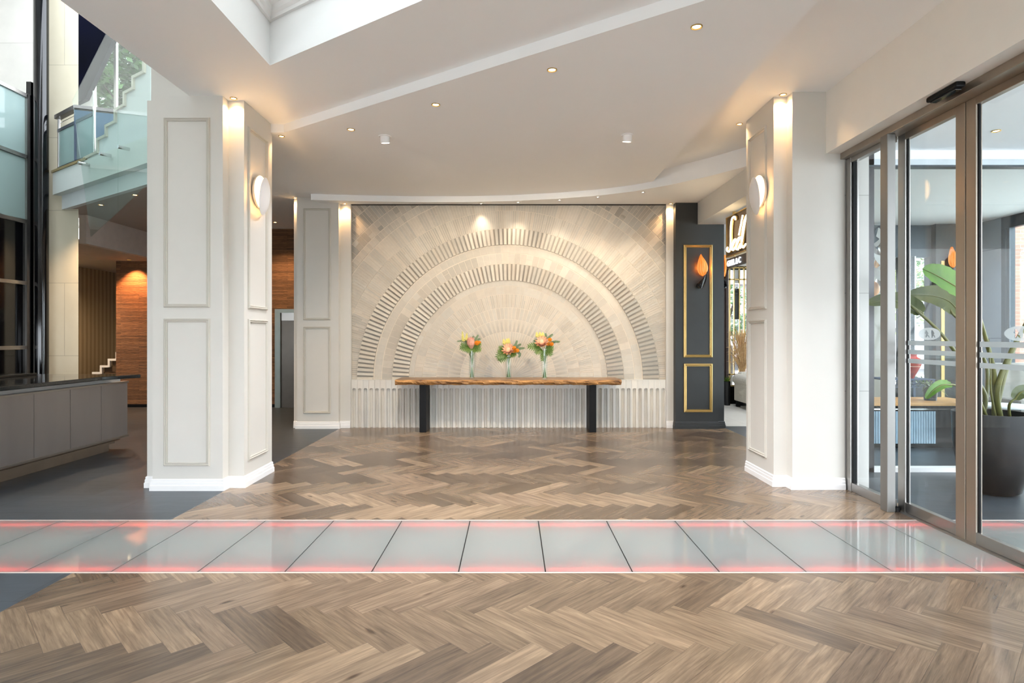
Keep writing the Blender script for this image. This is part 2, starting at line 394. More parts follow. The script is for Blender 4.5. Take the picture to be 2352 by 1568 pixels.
# ---- floors: herringbone planks as one surface
fm = MB(); L_, W_ = .605, .1513; s2 = math.sqrt(.5)
tints = ['766554', '816f5c', '635446', '8d7964', '7d6b58', '927e69', '6e5e4f', '857260', '7a6857', '68594b']
zones = [(-2.96, 3.68, 5.183, 10.44), (-2.96, 3.68, 1.6, 4.037)]
px0, py0 = -1.182, 3.548
rows = {}
for i in range(-18, 6):
    yy = py0-i*L_*s2; typ = i % 2; run = None
    for k in range(-16, 30):
        P = Vector((px0+k*W_*2*s2, yy))
        if random.random() < .45 or run is None:
            run = lin(random.choice(tints))
        d = Vector((1, -1))*s2*L_ if typ == 0 else Vector((-1, -1))*s2*L_
        w = Vector((-1, -1))*s2*W_ if typ == 0 else Vector((1, -1))*s2*W_
        ul, uw = d.normalized(), w.normalized(); g = .0006
        a = P+(ul+uw)*g; dd = ul*(L_-2*g); ww = uw*(W_-2*g)
        ou, ov = random.random()*40, random.random()*40
        q = [(a.x, a.y, ou, ov), (a+dd).to_tuple()+(ou+L_, ov), (a+dd+ww).to_tuple()+(ou+L_, ov+W_), (a+ww).to_tuple()+(ou, ov+W_)]
        f_ = random.uniform(.88, 1.1); c = tuple(v*f_ for v in run[:3])
        for z in zones:
            r = cliprect(q, *z)
            if len(r) > 2: fm.add([(p[0], p[1], 0) for p in r], [tuple(range(len(r)))], c, [[(p[2], p[3]) for p in r]])
struct(fm.build('floor', wood, origin=(0, 0, 0)), 'grey-brown oak herringbone floor', 'floor')
b = MB()
b.box(-2.96, 3.68, 5.183, 10.6, -.06, -.0015); b.box(-2.96, 3.68, 1.6, 4.037, -.06, -.0015)
struct(b.build('floor_base', groove, origin=(0, 0, 0)))
b = MB(); b.box(-2.96, 3.68, -3, 1.6, -.06, 0); struct(b.build('floor_front', mat('oak_plain', '8a745d', .35), origin=(0, 0, 0)))
b = MB()
for r in ((-11.2, -2.96, -3, 4.037), (-11.2, -2.96, 5.183, 16.2), (-2.96, 3.68, 10.6, 16.2), (3.68, 12.6, -1, 4.037), (3.68, 12.6, 5.183, 7.0), (6.70, 12.6, 4.037, 5.183), (-11.2, -4.49, 4.037, 5.183), (3.68, 8.5, 7.0, 10.55)):
    b.box(*r, -.06, 0)
struct(b.build('floor_dark', slate, origin=(0, 0, 0)), 'dark slate tile floor', 'floor')
b = MB(); b.box(3.68, 8.5, 10.55, 11.1, -.06, .0); b.box(3.68, 7.1, 11.1, 14.2, -.06, 0)
struct(b.build('floor_restaurant', [paletile], origin=(0, 0, 0)), 'pale tile floor of the restaurant', 'floor')

# ---- lit glass strip: panels, joints, light box
jx = -.362; pw = .5886
b = MB(); b.box(-4.49, 6.70, 4.037, 5.183, -.16, -.15)
b.box(-4.49, 6.70, 4.037, 4.045, -.15, -.001); b.box(-4.49, 6.70, 5.175, 5.183, -.15, -.001)
struct(b.build('floor_light_box', boxwhite, origin=(0, 0, 0)))
ordin = ['first', 'second', 'third', 'fourth', 'fifth', 'sixth', 'seventh', 'eighth', 'ninth', 'tenth', 'eleventh', 'twelfth', 'thirteenth', 'fourteenth', 'fifteenth', 'sixteenth']
k0 = -7
for k in range(-7, 12):
    x0 = jx+k*pw; b = MB(); b.box(x0+.004, x0+pw-.004, 4.047, 5.173, -.022, .0005)
    if k < 0: lab = 'frosted white glass floor panel with pink lit ends, %s from the left end of the strip' % ordin[k-k0]
    elif k < 7: lab = 'frosted white glass floor panel with pink lit ends, %s counting inward from the panel under the glass doors' % ordin[6-k]
    else: lab = 'frosted white glass floor panel with pink lit ends, %s outside beyond the glass doors' % ordin[k-7]
    p = b.build('floor_panel', lumglass, origin=(x0+pw/2, 4.6, 0)); tag(p, lab, 'floor panel', 'lit glass floor panels')
b = MB()
for k in range(-7, 13):
    x0 = jx+k*pw; b.box(x0-.004, x0+.004, 4.045, 5.175, -.15, -.004)
struct(b.build('trim_1', black, origin=(0, 0, 0)))
b = MB(); b.box(-4.49, 6.70, 4.030, 4.046, -.02, .002); b.box(-4.49, 6.70, 5.174, 5.190, -.02, .002)
struct(b.build('trim_2', mat('strip_edge', 'd9cfc6', .3, .3), origin=(0, 0, 0)))
b = MB(); b.box(-4.49, 6.70, 4.082, 4.102, -.052, -.042); b.box(-4.49, 6.70, 5.05, 5.07, -.052, -.042)
struct(b.build('trim_3', ledpink, origin=(0, 0, 0)), 'pink light lines along both edges of the glass floor strip', 'light')
b = MB(); b.box(-4.49, 6.70, 4.3, 4.92, -.149, -.146)
struct(b.build('trim_4', boxglow, origin=(0, 0, 0)))

# ---- walls
b = MB(); b.box(-3.78, -2.792, 10.376, 10.46, 0, ZB); struct(b.build('wall_back_left', paint)); b = MB(); b.box(2.672, 2.799, 10.376, 10.46, 0, ZB); struct(b.build('wall_back_right', paint))
b = MB(); b.box(-3.78, 2.82, 10.461, 10.62, 0, ZB)
struct(b.build('wall_back', paint, origin=(0, 10.5, 0)), 'white wall at the back of the lobby', 'wall')
b = MB(); b.sweep([(-2.976, 10.37), (-2.80, 10.37)], BASE); b.sweep([(2.67, 10.37), (2.80, 10.37)], BASE)
struct(b.build('baseboard_back', trimpaint, origin=(0, 10.4, 0)))
b = MB(); b.box(-8.81, -2.5, 13.32, 13.6, .07, 4.1)
struct(b.build('wall_brick', ledge, origin=(-5, 13.3, 0)), 'brown split-brick wall beyond the lobby', 'wall')
b = MB(); b.box(-8.79, -2.5, 13.34, 13.6, 0, .07); struct(b.build('baseboard_brick', black, origin=(-5, 13.3, 0)))
b = MB(); b.box(-2.5, -2.3, 10.62, 13.6, 0, 4.1); struct(b.build('wall_corridor', greypaint, origin=(-2.4, 12, 0)))
b = MB(); b.box(-10.65, -10.45, 10.6, 16.2, 0, 3.249); struct(b.build('wall_paper', wallp, origin=(-10.5, 13, 0)), 'tan striped wallpaper wall beyond the counter', 'wall')
b = MB(); b.box(-10.45, -8.6, 16.0, 16.2, 0, 3.5); b.box(-8.81, -8.6, 13.6, 16.0, 0, 3.5); struct(b.build('wall_stair', greypaint, origin=(-9, 16, 0)))
b = MB(); b.box(-11.4, -11.2, -3, 16.2, 0, 9.5); struct(b.build('wall_left', paint, origin=(-11.3, 5, 0)))
# atrium end wall with the high window and slanted dark panel
AY = 12.6
b = MB(); xa = at(181, 0, AY).x
b.prism([(-11.2, AY, 3.9), (xa, AY, 3.9), (xa, AY, 9.6), (-11.2, AY, 9.6)], (0, .25, 0))
struct(b.build('wall_atrium', highstone, origin=(-10, AY, 4)), 'pale stone wall high in the atrium', 'wall')
b = MB()
b.prism([at(168, -60, AY-.15), at(330, -60, AY-.15), at(196, 226, AY-.15), at(168, 240, AY-.15)], (0, .12, 0))
struct(b.build('wall_navy', navy, origin=(-9, AY, 5)), 'very dark navy slanted panel beside the high window', 'wall')
b = MB(); w0 = at(180, 262, AY); w1 = at(560, 262, AY)
b.box(xa, w1.x, AY, AY+.2, 3.9, w0.z)
b.prism([at(180, 130, AY+.1), at(212, 130, AY+.1), at(216, 262, AY+.1), at(180, 262, AY+.1)], (0, .1, 0))
struct(b.build('wall_sill', paint, origin=(-8, AY, 4)))
wroot = struct(thing('window_1', 'tall window high in the atrium with a tree outside', 'window', (xa+1, AY+.15, w0.z)))
b = MB(); b.box(xa, w1.x, AY+.13, AY+.14, w0.z, 9.5); b.build('pane', clear, wroot)
b = MB()
for p in (264, 420): q = at(p, 0, AY+.1).x; b.box(q-.025, q+.025, AY+.1, AY+.17, w0.z, 9.5)
b.build('window_frame', steel, wroot)
b = MB(); b.box(-3.87, -3.31, 6.42, 7.03, ZN+.02, 8.5); struct(b.build('wall_upper', paint, origin=(-3.6, 6.5, 4.1)))
b = MB(); b.box(-3.33, -3.31, -3, 6.42, ZN+T, 8.5); struct(b.build('wall_gallery', paint, origin=(-3.3, 3, 4.1)))
# entrance side: bulkhead over the glass doors, beam, stone pier
b = MB(); b.box(3.265, 3.62, -3, 6.24, 3.49, ZR); struct(b.build('wall_bulkhead', mat('bulkhead_paint', 'f0eae0', .6, var=.01), origin=(3.4, 2, 3.5)), 'cream bulkhead above the glass doors', 'wall')
b = MB(); b.box(3.18, 3.68, 7.09, 10.25, 3.50, ZR); struct(b.build('wall_beam', paint, origin=(3.4, 8.6, 3.5)))
b = MB(); b.box(3.46, 3.72, 6.24, 7.04, 0, 3.75); b.box(3.5, 4.15, 7.05, 7.3, 0, 3.75); struct(b.build('wall_stone', palestone, origin=(3.8, 7, 0)), 'pale stone pier just outside the side window', 'wall')
b = MB(); b.box(3.49, 3.62, -3, 2.6, 0, 3.49); struct(b.build('wall_right', paint, origin=(3.5, -1, 0)))
# ---- ceilings
b = MB(); 
Cc = (-2.216, 5.48); cr = (1.5, Cc[1]-.685*(1.5-Cc[0]))
b.poly2([(-3.33, -3), (-2.216, -3), (-2.216, Bst(-2.216)), (-3.33, Bst(-3.33))], ZN, ZN+T)
b.poly2([Cc, cr, (1.5, Bst(1.5)), (-2.216, Bst(-2.216))], ZN, ZN+T)
b.poly2([(1.5, -3), (2.17, -3), (2.17, Bst(2.17)), (1.5, Bst(1.5))], ZN, ZN+T)
b.poly2([(-2.216, -3), (1.5, -3), (1.5, 0), (-2.216, 0)], ZN, ZN+T)
b.box(2.17, 3.6, -3, 10.6, ZR, ZR+T)                                     # strip on the entrance side
b.poly2([(2.17, Bst(2.17)), (2.17, 10.6), (-3.4, 10.6), (-3.4, Bst(-3.4))], ZB, ZB+T)
b.poly2([(-3.4, 7.0), (-3.4, 13.6), (-2.3, 13.6), (-2.3, 7.0)], ZB+.001, ZB+T)
b.poly2([(-3.4, 7.0), (-3.4, 13.6), (-6.62, 13.6), (-6.62, 13.3)], ZB, ZB+T)
# lower curved soffit before the mural
arc = [(-3.37, 10.03), (-2.6, 10.13), (-1.7, 10.2), (-.8, 10.2), (0, 10.12), (.8, 9.94), (1.4, 9.73), (1.9, 9.45), (2.4, 9.02), (2.8, 8.55), (3.18, 8.0)]
b.poly2(arc+[(3.18, 10.5), (-3.26, 10.5), (-3.30, 10.2)], ZS, ZR+.05)
struct(b.build('ceiling', ceilpaint, origin=(0, 4, 4)), 'white stepped lobby ceiling', 'ceiling')
# skylight well in the near ceiling
b = MB(); zt = 4.48
def wall2(p, q, z0, z1, th=.1):
    d = Vector((q[0]-p[0], q[1]-p[1])).normalized(); n = Vector((-d.y, d.x))*th
    b.poly2([p, q, (q[0]+n.x, q[1]+n.y), (p[0]+n.x, p[1]+n.y)], z0, z1)
wall2((-2.216, 0), Cc, ZN+T, 5.2); wall2(Cc, cr, ZN+T, 5.2); wall2(cr, (1.5, 0), ZN+T, 5.2); wall2((1.5, 0), (-2.216, 0), ZN+T, 5.2)
struct(b.build('ceiling_well', ceilpaint, origin=(-1, 3, ZN)), 'recessed skylight well in the ceiling', 'ceiling')
CORN = [(0, 0), (.03, 0), (.035, .03), (.06, .05), (.07, .09), (.1, .1), (.11, .14), (.14, .15), (.14, .19), (0, .19)]
b = MB(); b.sweep([Cc, cr, (1.5, 0), (-2.216, 0)], CORN, closed=True, z=4.46)
struct(b.build('trim_5', trimpaint, origin=(-1, 3, 4.46)))
b = MB(); b.box(-2.2, 1.5, 0, 5.6, 4.9, 4.91); struct(b.build('window_2', frost('skylight_glass', 'f4f6f4', .05), origin=(-1, 3, 4.9)), 'skylight glazing above the ceiling well', 'window')
# corridor and landing soffits on the left
def D(t, e=0., z=0.): return Vector((-7.52+DX*t+NX*e, 10+DY*t+NY*e, z))
P0, PN = (-7.52, 10, 0), (NX, NY, 0)
def onD(px, py, e=0.):
    return onp(px, py, D(0, e), PN)
def tD(px, e=0.):
    q = onD(px, 500, e)-D(0, e); return q.x*DX+q.y*DY
def tz(px, py, e=0.):
    q = onD(px, py, e); r = q-D(0, e); return r.x*DX+r.y*DY, q.z
b = MB()
p1 = D(-.45, -.13); p2 = D(tD(400, -.13), -.13)
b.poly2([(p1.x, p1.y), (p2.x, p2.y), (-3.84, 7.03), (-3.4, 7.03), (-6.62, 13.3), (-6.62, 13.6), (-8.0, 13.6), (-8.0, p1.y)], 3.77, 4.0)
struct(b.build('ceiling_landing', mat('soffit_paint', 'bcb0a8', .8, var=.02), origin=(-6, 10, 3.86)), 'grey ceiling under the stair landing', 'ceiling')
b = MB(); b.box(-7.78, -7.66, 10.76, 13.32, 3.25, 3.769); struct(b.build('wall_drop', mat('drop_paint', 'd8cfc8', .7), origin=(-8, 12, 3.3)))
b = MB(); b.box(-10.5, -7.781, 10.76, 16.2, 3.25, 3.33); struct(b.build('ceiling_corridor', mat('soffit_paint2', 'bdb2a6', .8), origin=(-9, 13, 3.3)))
b = MB(); b.poly2([(-8.0, 10.3), (-7.46, 10.3), (-7.86, 10.75), (-8.0, 10.75)], 0, 9.5); struct(b.build('wall_pier', limestone, origin=(-7.7, 10.5, 0)), 'pale stone pier behind the reception counter', 'wall')
b = MB(); b.box(-11.4, -3.3, -3.2, 7.6, 9.5, 9.7); b.box(-11.4, -3.3, -3.2, -3.0, 4.4, 9.5); b.box(-11.4, -9.6, 7.6, 12.8, 9.5, 9.7); b.box(-5.2, -3.3, 4.6, 12.8, 9.5, 9.7); struct(b.build('atrium_light_baffle', ceilpaint, origin=(-7, 3, 9.5)))  # unseen roof added over the atrium to cut daylight on the pillars
# unseen wall behind the viewer, brought down low to cut daylight from the rear
b = MB(); b.box(-11.2, 3.6, -3.2, -3, 1.9, 4.4)
struct(b.build('front_light_baffle', paint, origin=(-4, -3.1, 3.4)))
# entrance porch and lounge ceiling
b = MB(); b.box(3.62, 12.6, -1, 7.05, 3.78, 3.9); b.box(3.68, 8.55, 7.05, 11.1, 3.62, 3.9); b.box(3.68, 7.1, 11.1, 14.2, 3.62, 3.9)
struct(b.build('ceiling_porch', mat('porch_ceiling', 'f8fafc', .8, var=.01), origin=(8, 6, 3.7)), 'white ceiling outside the glass doors', 'ceiling')

# ================================================================== PILLARS AND PILASTERS
def panel_frames(root, o, u, n, rects, m=moulding_paint, prof=MOUL, name='panel_moulding', lab=None):
    for (u0, u1, v0, v1) in rects:
        b = MB(); b.frame(o, u, (0, 0, 1), n, u0, u1, v0, v1, prof); q = b.build(name, m, root)
        if lab: q['label'] = lab
# left
r = thing('pillar', 'white panelled pillar with a shell wall lamp, beside the reception counter', 'pillar', (-3.33, 6.6, 0))
out = [(-3.84, 6.3), (-3.71, 6.3), (-3.71, 6.178), (-2.985, 6.178), (-2.985, 6.3), (-2.82, 6.3), (-2.82, 7.03), (-3.84, 7.03)]
b = MB(); b.poly2(out, 0, ZN); b.build('shaft', paint, r)
b = MB(); b.sweep(out, BASE, closed=True); b.build('baseboard', trimpaint, r)
panel_frames(r, (0, 6.178, 0), (1, 0, 0), (0, -1, 0), [(-3.592, -3.114, 1.887, 3.845), (-3.592, -3.114, .252, 1.775)])
panel_frames(r, (-2.82, 0, 0), (0, 1, 0), (1, 0, 0), [(6.385, 6.885, 1.887, 3.83), (6.385, 6.885, .265, 1.775)])
# right
r = thing('pillar', 'white panelled pillar with a shell wall lamp, beside the glass doors', 'pillar', (3.1, 6.7, 0))
out = [(2.775, 7.09), (2.775, 6.35), (2.915, 6.35), (2.915, 6.225), (3.46, 6.225), (3.46, 7.09)]
b = MB(); b.poly2(out, 0, ZR); b.build('shaft', paint, r)
b = MB(); b.sweep(out[:5], BASE); b.build('baseboard', trimpaint, r)
panel_frames(r, (2.775, 0, 0), (0, 1, 0), (-1, 0, 0), [(6.52, 7.0, 1.89, 3.89), (6.52, 7.0, .265, 1.775)])
# rear left pilaster
r = thing('pilaster', 'white panelled pilaster beside the arched tile wall', 'pilaster', (-3.33, 10.3, 0))
out = [(-3.694, 10.375), (-3.694, 10.275), (-2.976, 10.275), (-2.976, 10.375)]
b = MB(); b.poly2(out, 0, ZB-.002); b.build('shaft', paint, r)
b = MB(); b.sweep([(-3.78, 10.37), (-3.694, 10.37), (-3.694, 10.275), (-2.976, 10.275), (-2.976, 10.37)], BASE); b.build('baseboard', trimpaint, r)
panel_frames(r, (0, 10.275, 0), (1, 0, 0), (0, -1, 0), [(-3.58, -3.11, 1.862, 3.783), (-3.58, -3.11, .262, 1.75)])
# dark pilaster with gold frames
r = thing('pilaster', 'charcoal pilaster with two gold frames and a leaf-shaped lamp', 'pilaster', (3.2, 10.4, 0))
out = [(2.80, 10.9), (2.80, 10.25), (3.535, 10.25), (3.535, 10.33), (3.66, 10.33), (3.66, 10.9)]
b = MB(); b.poly2(out, 0, ZB+.1); b.build('shaft', charcoal, r)
b = MB(); b.sweep(out, BASE); b.build('baseboard', charcoal, r)
GM = [(0, 0), (.002, .02), (.02, .028), (.03, .014), (.046, .02), (.05, 0)]
panel_frames(r, (0, 10.25, 0), (1, 0, 0), (0, -1, 0), [(2.935, 3.43, 1.222, 3.15), (2.94, 3.43, .285, 1.118)], goldpaint, GM, 'gold_frame', 'gold frame')

# ================================================================== TILE MURAL
XM0, XM1, ZM0, ZM1, CXM, CZM = -2.79, 2.67, .832, ZS-.005, -.068, .83
S = 1/132.2
m = MB(); YF = 10.44
m.box(XM0, XM1, YF, 10.46, ZM0, ZM1, (1.22, 1.2, 1.18))
def tileq(r0, r1, a0, a1, d0, d1, c, dd=0):
    q = [(CXM+r0*math.cos(a0), CZM+r0*math.sin(a0), d0), (CXM+r1*math.cos(a0), CZM+r1*math.sin(a0), d0),
         (CXM+r1*math.cos(a1), CZM+r1*math.sin(a1), d1), (CXM+r0*math.cos(a1), CZM+r0*math.sin(a1), d1)]
    q = cliprect(q, XM0, XM1, ZM0, ZM1)
    if len(q) < 3: return
    n = len(q); vs = [(p[0], YF-p[2], p[1]) for p in q]+[(p[0], YF, p[1]) for p in q]
    m.add(vs, [tuple(range(n))]+[(i, (i+1) % n, n+(i+1) % n, n+i) for i in range(n)], c)
def tone(lo, hi):
    f_ = random.uniform(lo-.35*(hi-lo), hi); wv = random.uniform(-.02, .03); return (f_*(1+wv), f_, f_*(1-wv))
def ring(r0, r1, n, lo, hi, gap=.8, depth=(.003, .005), split=0., tilt=0., jump=.0):
    r0 *= S; r1 *= S; n = int(n); t = None
    for i in range(n):
        a0 = PI*i/n; a1 = PI*(i+1)/n; g = gap*S/((r0+r1)/2)/2
        if t is None or random.random() > jump: t = tone(lo, hi)
        d = random.uniform(*depth)
        if random.random() < split:
            rm = r0+(r1-r0)*random.uniform(.35, .65)
            tileq(r0+.004, rm-.003, a0+g, a1-g, d, d+tilt, tone(lo, hi)); tileq(rm+.003, r1-.004, a0+g, a1-g, d, d+tilt, tone(lo, hi))
        else: tileq(r0+.004, r1-.004, a0+g, a1-g, d, d+tilt, t)
def ribs(r0, r1, n, lo=.9, hi=1.):
    r0 *= S; r1 *= S
    for i in range(int(n)):
        a0 = PI*i/n; w = PI/n; t = tone(lo, hi)
        tileq(r0+.003, r1-.003, a0, a0+w*.40, .002, .002, tuple(v*.74 for v in t))  # groove coloured darker to stand for the shadow between ribs
        tileq(r0+.004, r1-.004, a0+w*.40, a0+w*.97, .03, .042, t)
def wedge(r0, r1, n):
    r0 *= S; r1 *= S
    for i in range(n):
        a0 = PI*i/n; w = PI/n; am = a0+w/2
        tileq(r0+.004, r1-.004, a0+.004, a0+w-.004, .003, .003, tone(.95, 1.04))
        # dark spear with its point outward
        vs = []; d = .006
        tri = [(r0+.008, a0+w*.16), (r1-.02, am), (r0+.008, a0+w*.84)]
        pts = cliprect([(CXM+r*math.cos(a), CZM+r*math.sin(a)) for r, a in tri], XM0, XM1, ZM0, ZM1)
        if len(pts) > 2:
            k = len(pts); m.add([(p[0], YF-d, p[1]) for p in pts]+[(p[0], YF, p[1]) for p in pts], [tuple(range(k))]+[(j, (j+1) % k, k+(j+1) % k, k+j) for j in range(k)], tone(.76, .86))
ring(2, 57, 28, .97, 1.05, 1.4); ring(57, 79, 44, .93, 1.02, 1.3); ring(79, 110, 58, .95, 1.03, 1.2)
wedge(110, 139, 40); ring(139, 166, 54, .88, 1.0, 1.5); ring(166, 197, 135, .84, 1.02, 1.0, (.002, .009), .1)
ring(197, 216, 70, .92, 1.0, .3, (.004, .006), 0, 0, .6); ring(216, 228, 60, .9, 1.02, .3, (.004, .006), 0, 0, .5)
ribs(228, 267, 82); ring(267, 291, 62, .84, 1.04, .9, (.003, .007), .15, 0, .35); ring(292, 309, 58, .94, 1.02, .4, (.004, .005), 0, 0, .5)
ribs(310, 348, 106); ring(348, 389, 240, .84, 1.02, .9, (.002, .009), .12, 0, .3); ring(389, 432, 210, .88, 1.02, .6, (.003, .007), .15, 0, .5)
ring(433, 450, 150, .86, 1.02, .8, (.003, .007), 0, 0, .3); ring(451, 475, 110, .72, 1.0, .9, (.003, .007), .2, 0, .4)
ring(476, 511, 200, .74, 1.0, .9, (.002, .008), .3, 0, .3); ring(512, 560, 210, .72, 1.0, .9, (.002, .008), .3, 0, .3)
mu = m.build('tile_mural', tile, origin=(-.06, YF, ZM0))
tag(mu, 'cream tile wall of concentric half-circle bands behind the table', 'wall tiles')
b = MB(); b.box(XM0, XM1, 10.36, 10.46, ZM1, ZS+.03); struct(b.build('trim_6', mat('shadow_gap', '3a3732', .8), origin=(0, 10.4, ZM1)))
# fluted dado below
m = MB(); n = 55; wT = (XM1-XM0)/n; fz = .652; yd0 = 10.385
NS = 8; fw = wT*.30; cxs = [-wT/2, -fw-.0001]+[-fw+2*fw*i/NS for i in range(NS+1)]+[fw+.0001, wT/2]
def dep(x, z):
    if abs(x) >= fw: return 0.
    lim = math.sqrt(max(0, fw*fw-x*x))
    if z > fz and (z-fz) > lim: return 0.
    return .055*math.sqrt(max(0., 1-(x/fw)**2))
zz = [0., fz]+[fz+fw*i/5 for i in range(1, 6)]+[fz+fw+.002, ZM0-.004]
for k in range(n):
    xc = XM0+wT*(k+.5); vs = []; t = tone(.93, 1.02)
    for z in zz:
        for x in cxs:
            g = .003 if abs(x) > wT/2-.001 else 0; vs.append((xc+x*(1-.02), yd0+dep(x, z)+g, z))
    nc = len(cxs); fs = [(r*nc+c, r*nc+c+1, (r+1)*nc+c+1, (r+1)*nc+c) for r in range(len(zz)-1) for c in range(nc-1)]
    m.add(vs, fs, t)
m.box(XM0, XM1, yd0+.001, yd0+.004, 0, 0.001, (1, 1, 1)); m.box(XM0, XM1, yd0+.06, 10.46, 0, ZM0-.004, (.9, .9, .9)); m.box(XM0, XM1, yd0-.004, 10.46, ZM0-.006, ZM0, (1.02, 1.02, 1.02))
fd = m.build('fluted_dado', flute, origin=(-.06, yd0, 0))
tag(fd, 'pale fluted tile panel along the foot of the arched tile wall', 'wall tiles')
# ================================================================== TABLE, VASES, FLOWERS
def noise1(x, s):
    return math.sin(x*7.1+s)*.5+math.sin(x*17.3+s*2.1)*.3+math.sin(x*41.7+s*.7)*.2+math.sin(x*83.+s*1.9)*.12
t = thing('console_table', 'long live-edge wooden console table on two black slab legs, before the arched tiles', 'table', (-.06, 10.08, 0))
m = MB(); n = 150; X0, X1 = -1.915, 1.79; sec = []
for i in range(n+1):
    x = X0+(X1-X0)*i/n
    e = .012*noise1(x*1.3, 1.); q = .014*noise1(x*2.2, 4.); r2 = .012*noise1(x*2.9, 8.)
    sec.append([(x, 10.375, .79), (x, 10.38, .872), (x, 9.80+e, .873), (x, 9.785+e+q*.5, .857+.006*noise1(x*3, 2)), (x, 9.775+e-q, .835), (x, 9.79+q+r2, .812+.006*noise1(x*2.4, 5)), (x, 9.815+r2, .788+.006*noise1(x*1.7, 3))])
vs = [p for s_ in sec for p in s_]; fs = []; mi = []
for i in range(n):
    for k in range(7):
        k2 = (k+1) % 7; fs.append((i*7+k, (i+1)*7+k, (i+1)*7+k2, i*7+k2)); mi.append(0 if k in (0, 1, 6) else 1)
fs += [tuple(range(7)), tuple(n*7+k for k in range(6, -1, -1))]; mi += [1, 1]
m.v = vs; m.f = fs; m.c = [None]*len(fs); m.uv = [None]*len(fs); m.mi = mi
m.build('tabletop', [livewood, liveedge], t)
for x0 in (-1.527, 1.278):
    b = MB(); b.box(x0, x0+.113, 9.87, 10.28, 0, .79); b.build('leg', black, t, bevel=.003)

def vec(a): return Vector(a)
def rot_to(d):
    return Vector(d).normalized().to_track_quat('Z', 'Y').to_matrix()
def lobed_leaf(base, tip, nrm, w, name='leaf', root=None, m=leafdark, lobes=6):
    base, tip = vec(base), vec(tip); d = tip-base; L = d.length; ux = d.normalized(); nz = vec(nrm)-ux*vec(nrm).dot(ux); nz.normalize(); uy = nz.cross(ux)
    mb = MB()
    def P(u, v, h=0): return base+ux*(u*L)+uy*(v*w)+nz*(h*L-.10*L*u*u)
    mid = .07
    mb.add([P(0, -.02), P(0, .02), P(.5, mid), P(1, 0), P(.5, -mid)], [(0, 4, 2, 1), (4, 3, 2)])
    for sgn in (-1, 1):
        for k in range(lobes):
            u0 = .02+.82*k/lobes; u1 = u0+.62/lobes; ln = .5*math.sin(PI*(.28+.62*(k+.5)/lobes))+.05; sw = .16
            tipu = u1+sw*(1-.3*k/lobes)
            mb.add([P(u0, 0, .004), P(u0+.04, sgn*ln*.55, .02), P(tipu-.01, sgn*ln, -.01), P(u1+.06, sgn*ln*.5, .02), P(u1, 0, .004)], [(0, 1, 2, 3, 4) if sgn > 0 else (4, 3, 2, 1, 0)])
    return mb
def petal(mb, c, R, az, h0, r0, r1, r2, hh, w):
    # petal rising from radius r0 via r1 to r2 at height hh; R: orientation
    st = [(0, r0, .5), (.3, r0+(r1-r0)*.6, .95), (.6, r1, 1.), (.85, r1+(r2-r1)*.6, .62), (1, r2, .04)]
    vs = []; fs = []
    for u, r, ww in st:
        for s_ in (-1, 0, 1):
            a = az+s_*ww*w/max(r, .012); rr = r+(.004 if s_ == 0 else 0)
            vs.append(vec(c)+R @ Vector((rr*math.cos(a), rr*math.sin(a), h0+u*hh)))
    for i in range(4):
        for k in range(2): fs.append((i*3+k, i*3+k+1, (i+1)*3+k+1, (i+1)*3+k))
    mb.add(vs, fs)
def stem_to(vx, vy, zb, top, k):
    a = k*2.4; return [(vx+.03*math.cos(a), vy+.03*math.sin(a), zb), (vx-.018*math.cos(a), vy-.018*math.sin(a), zb+.3), top]
def protea_flower(c, axis, sz, opened, vase, label, colr, k):
    r = thing('protea', label, 'flower', c, 'flowers in the three vases'); R = rot_to(axis)
    for layer, (ra, rb, hh, nn, off) in enumerate([(.36, .5, .75, 11, 0), (.34, .46, .95, 11, .3), (.27, .40, 1.08, 10, .15)]):
        mb = MB()
        for i in range(nn):
            az = 2*PI*(i+off)/nn
            petal(mb, vec(c)-R @ Vector((0, 0, sz*.55)), R, az, 0, sz*.10, sz*ra, sz*(rb+opened*(.30-.07*layer))*(1 if opened else .72), sz*hh*(1-.25*opened), sz*.15)
        mb.build('petals', colr[layer], r)
    mb = MB(); mb.sphere(vec(c)-R @ Vector((0, 0, sz*.1)), sz*.25, 14, 9, (1, 1, 1.25)); mb.build('core', proteacore, r, smooth=True)
    mb = MB(); mb.tube(stem_to(*vase, vec(c)-R @ Vector((0, 0, sz*.5)), k), .006, 6); mb.build('stem', stemgreen, r)
def pincushion(c, rad, vase, label, k):
    r = thing('pincushion_flower', label, 'flower', c, 'flowers in the three vases')
    mb = MB(); mb.sphere(c, rad*.72, 14, 10)
    for i in range(150):
        ph = math.acos(1-2*(i+.5)/150); th = 2.39996*i; d = Vector((math.sin(ph)*math.cos(th), math.sin(ph)*math.sin(th), math.cos(ph)))
        mb.tube([vec(c)+d*rad*.6, vec(c)+d*rad*1.05], [rad*.09, rad*.05], 4)
    mb.build('head', pincush, r)
    mb = MB(); mb.tube(stem_to(*vase, (c[0], c[1], c[2]-rad*.8), k), .004, 6); mb.build('stem', stemgreen, r)
def spike(base, tip, vase, label, k):
    r = thing('flower_spike', label, 'flower', base, 'flowers in the three vases'); base, tip = vec(base), vec(tip)
    mb = MB()
    for i in range(30):
        u = .12+.88*i/30; p = base+(tip-base)*u; a = i*2.4; s_ = .024*(1.15-u*.75)
        d = Vector((math.cos(a), math.sin(a), .7)).normalized(); mb.lathe([(.0005, 0), (s_*.5, s_*.5), (s_*.42, s_*1.1), (.0005, s_*1.7)], p, 6, mat3=rot_to(d), cap=False)
    mb.build('florets', yellowfl, r)
    mb = MB(); mb.tube(stem_to(*vase, base, k)+[tip], .0035, 6); mb.build('stem', stemgreen, r)
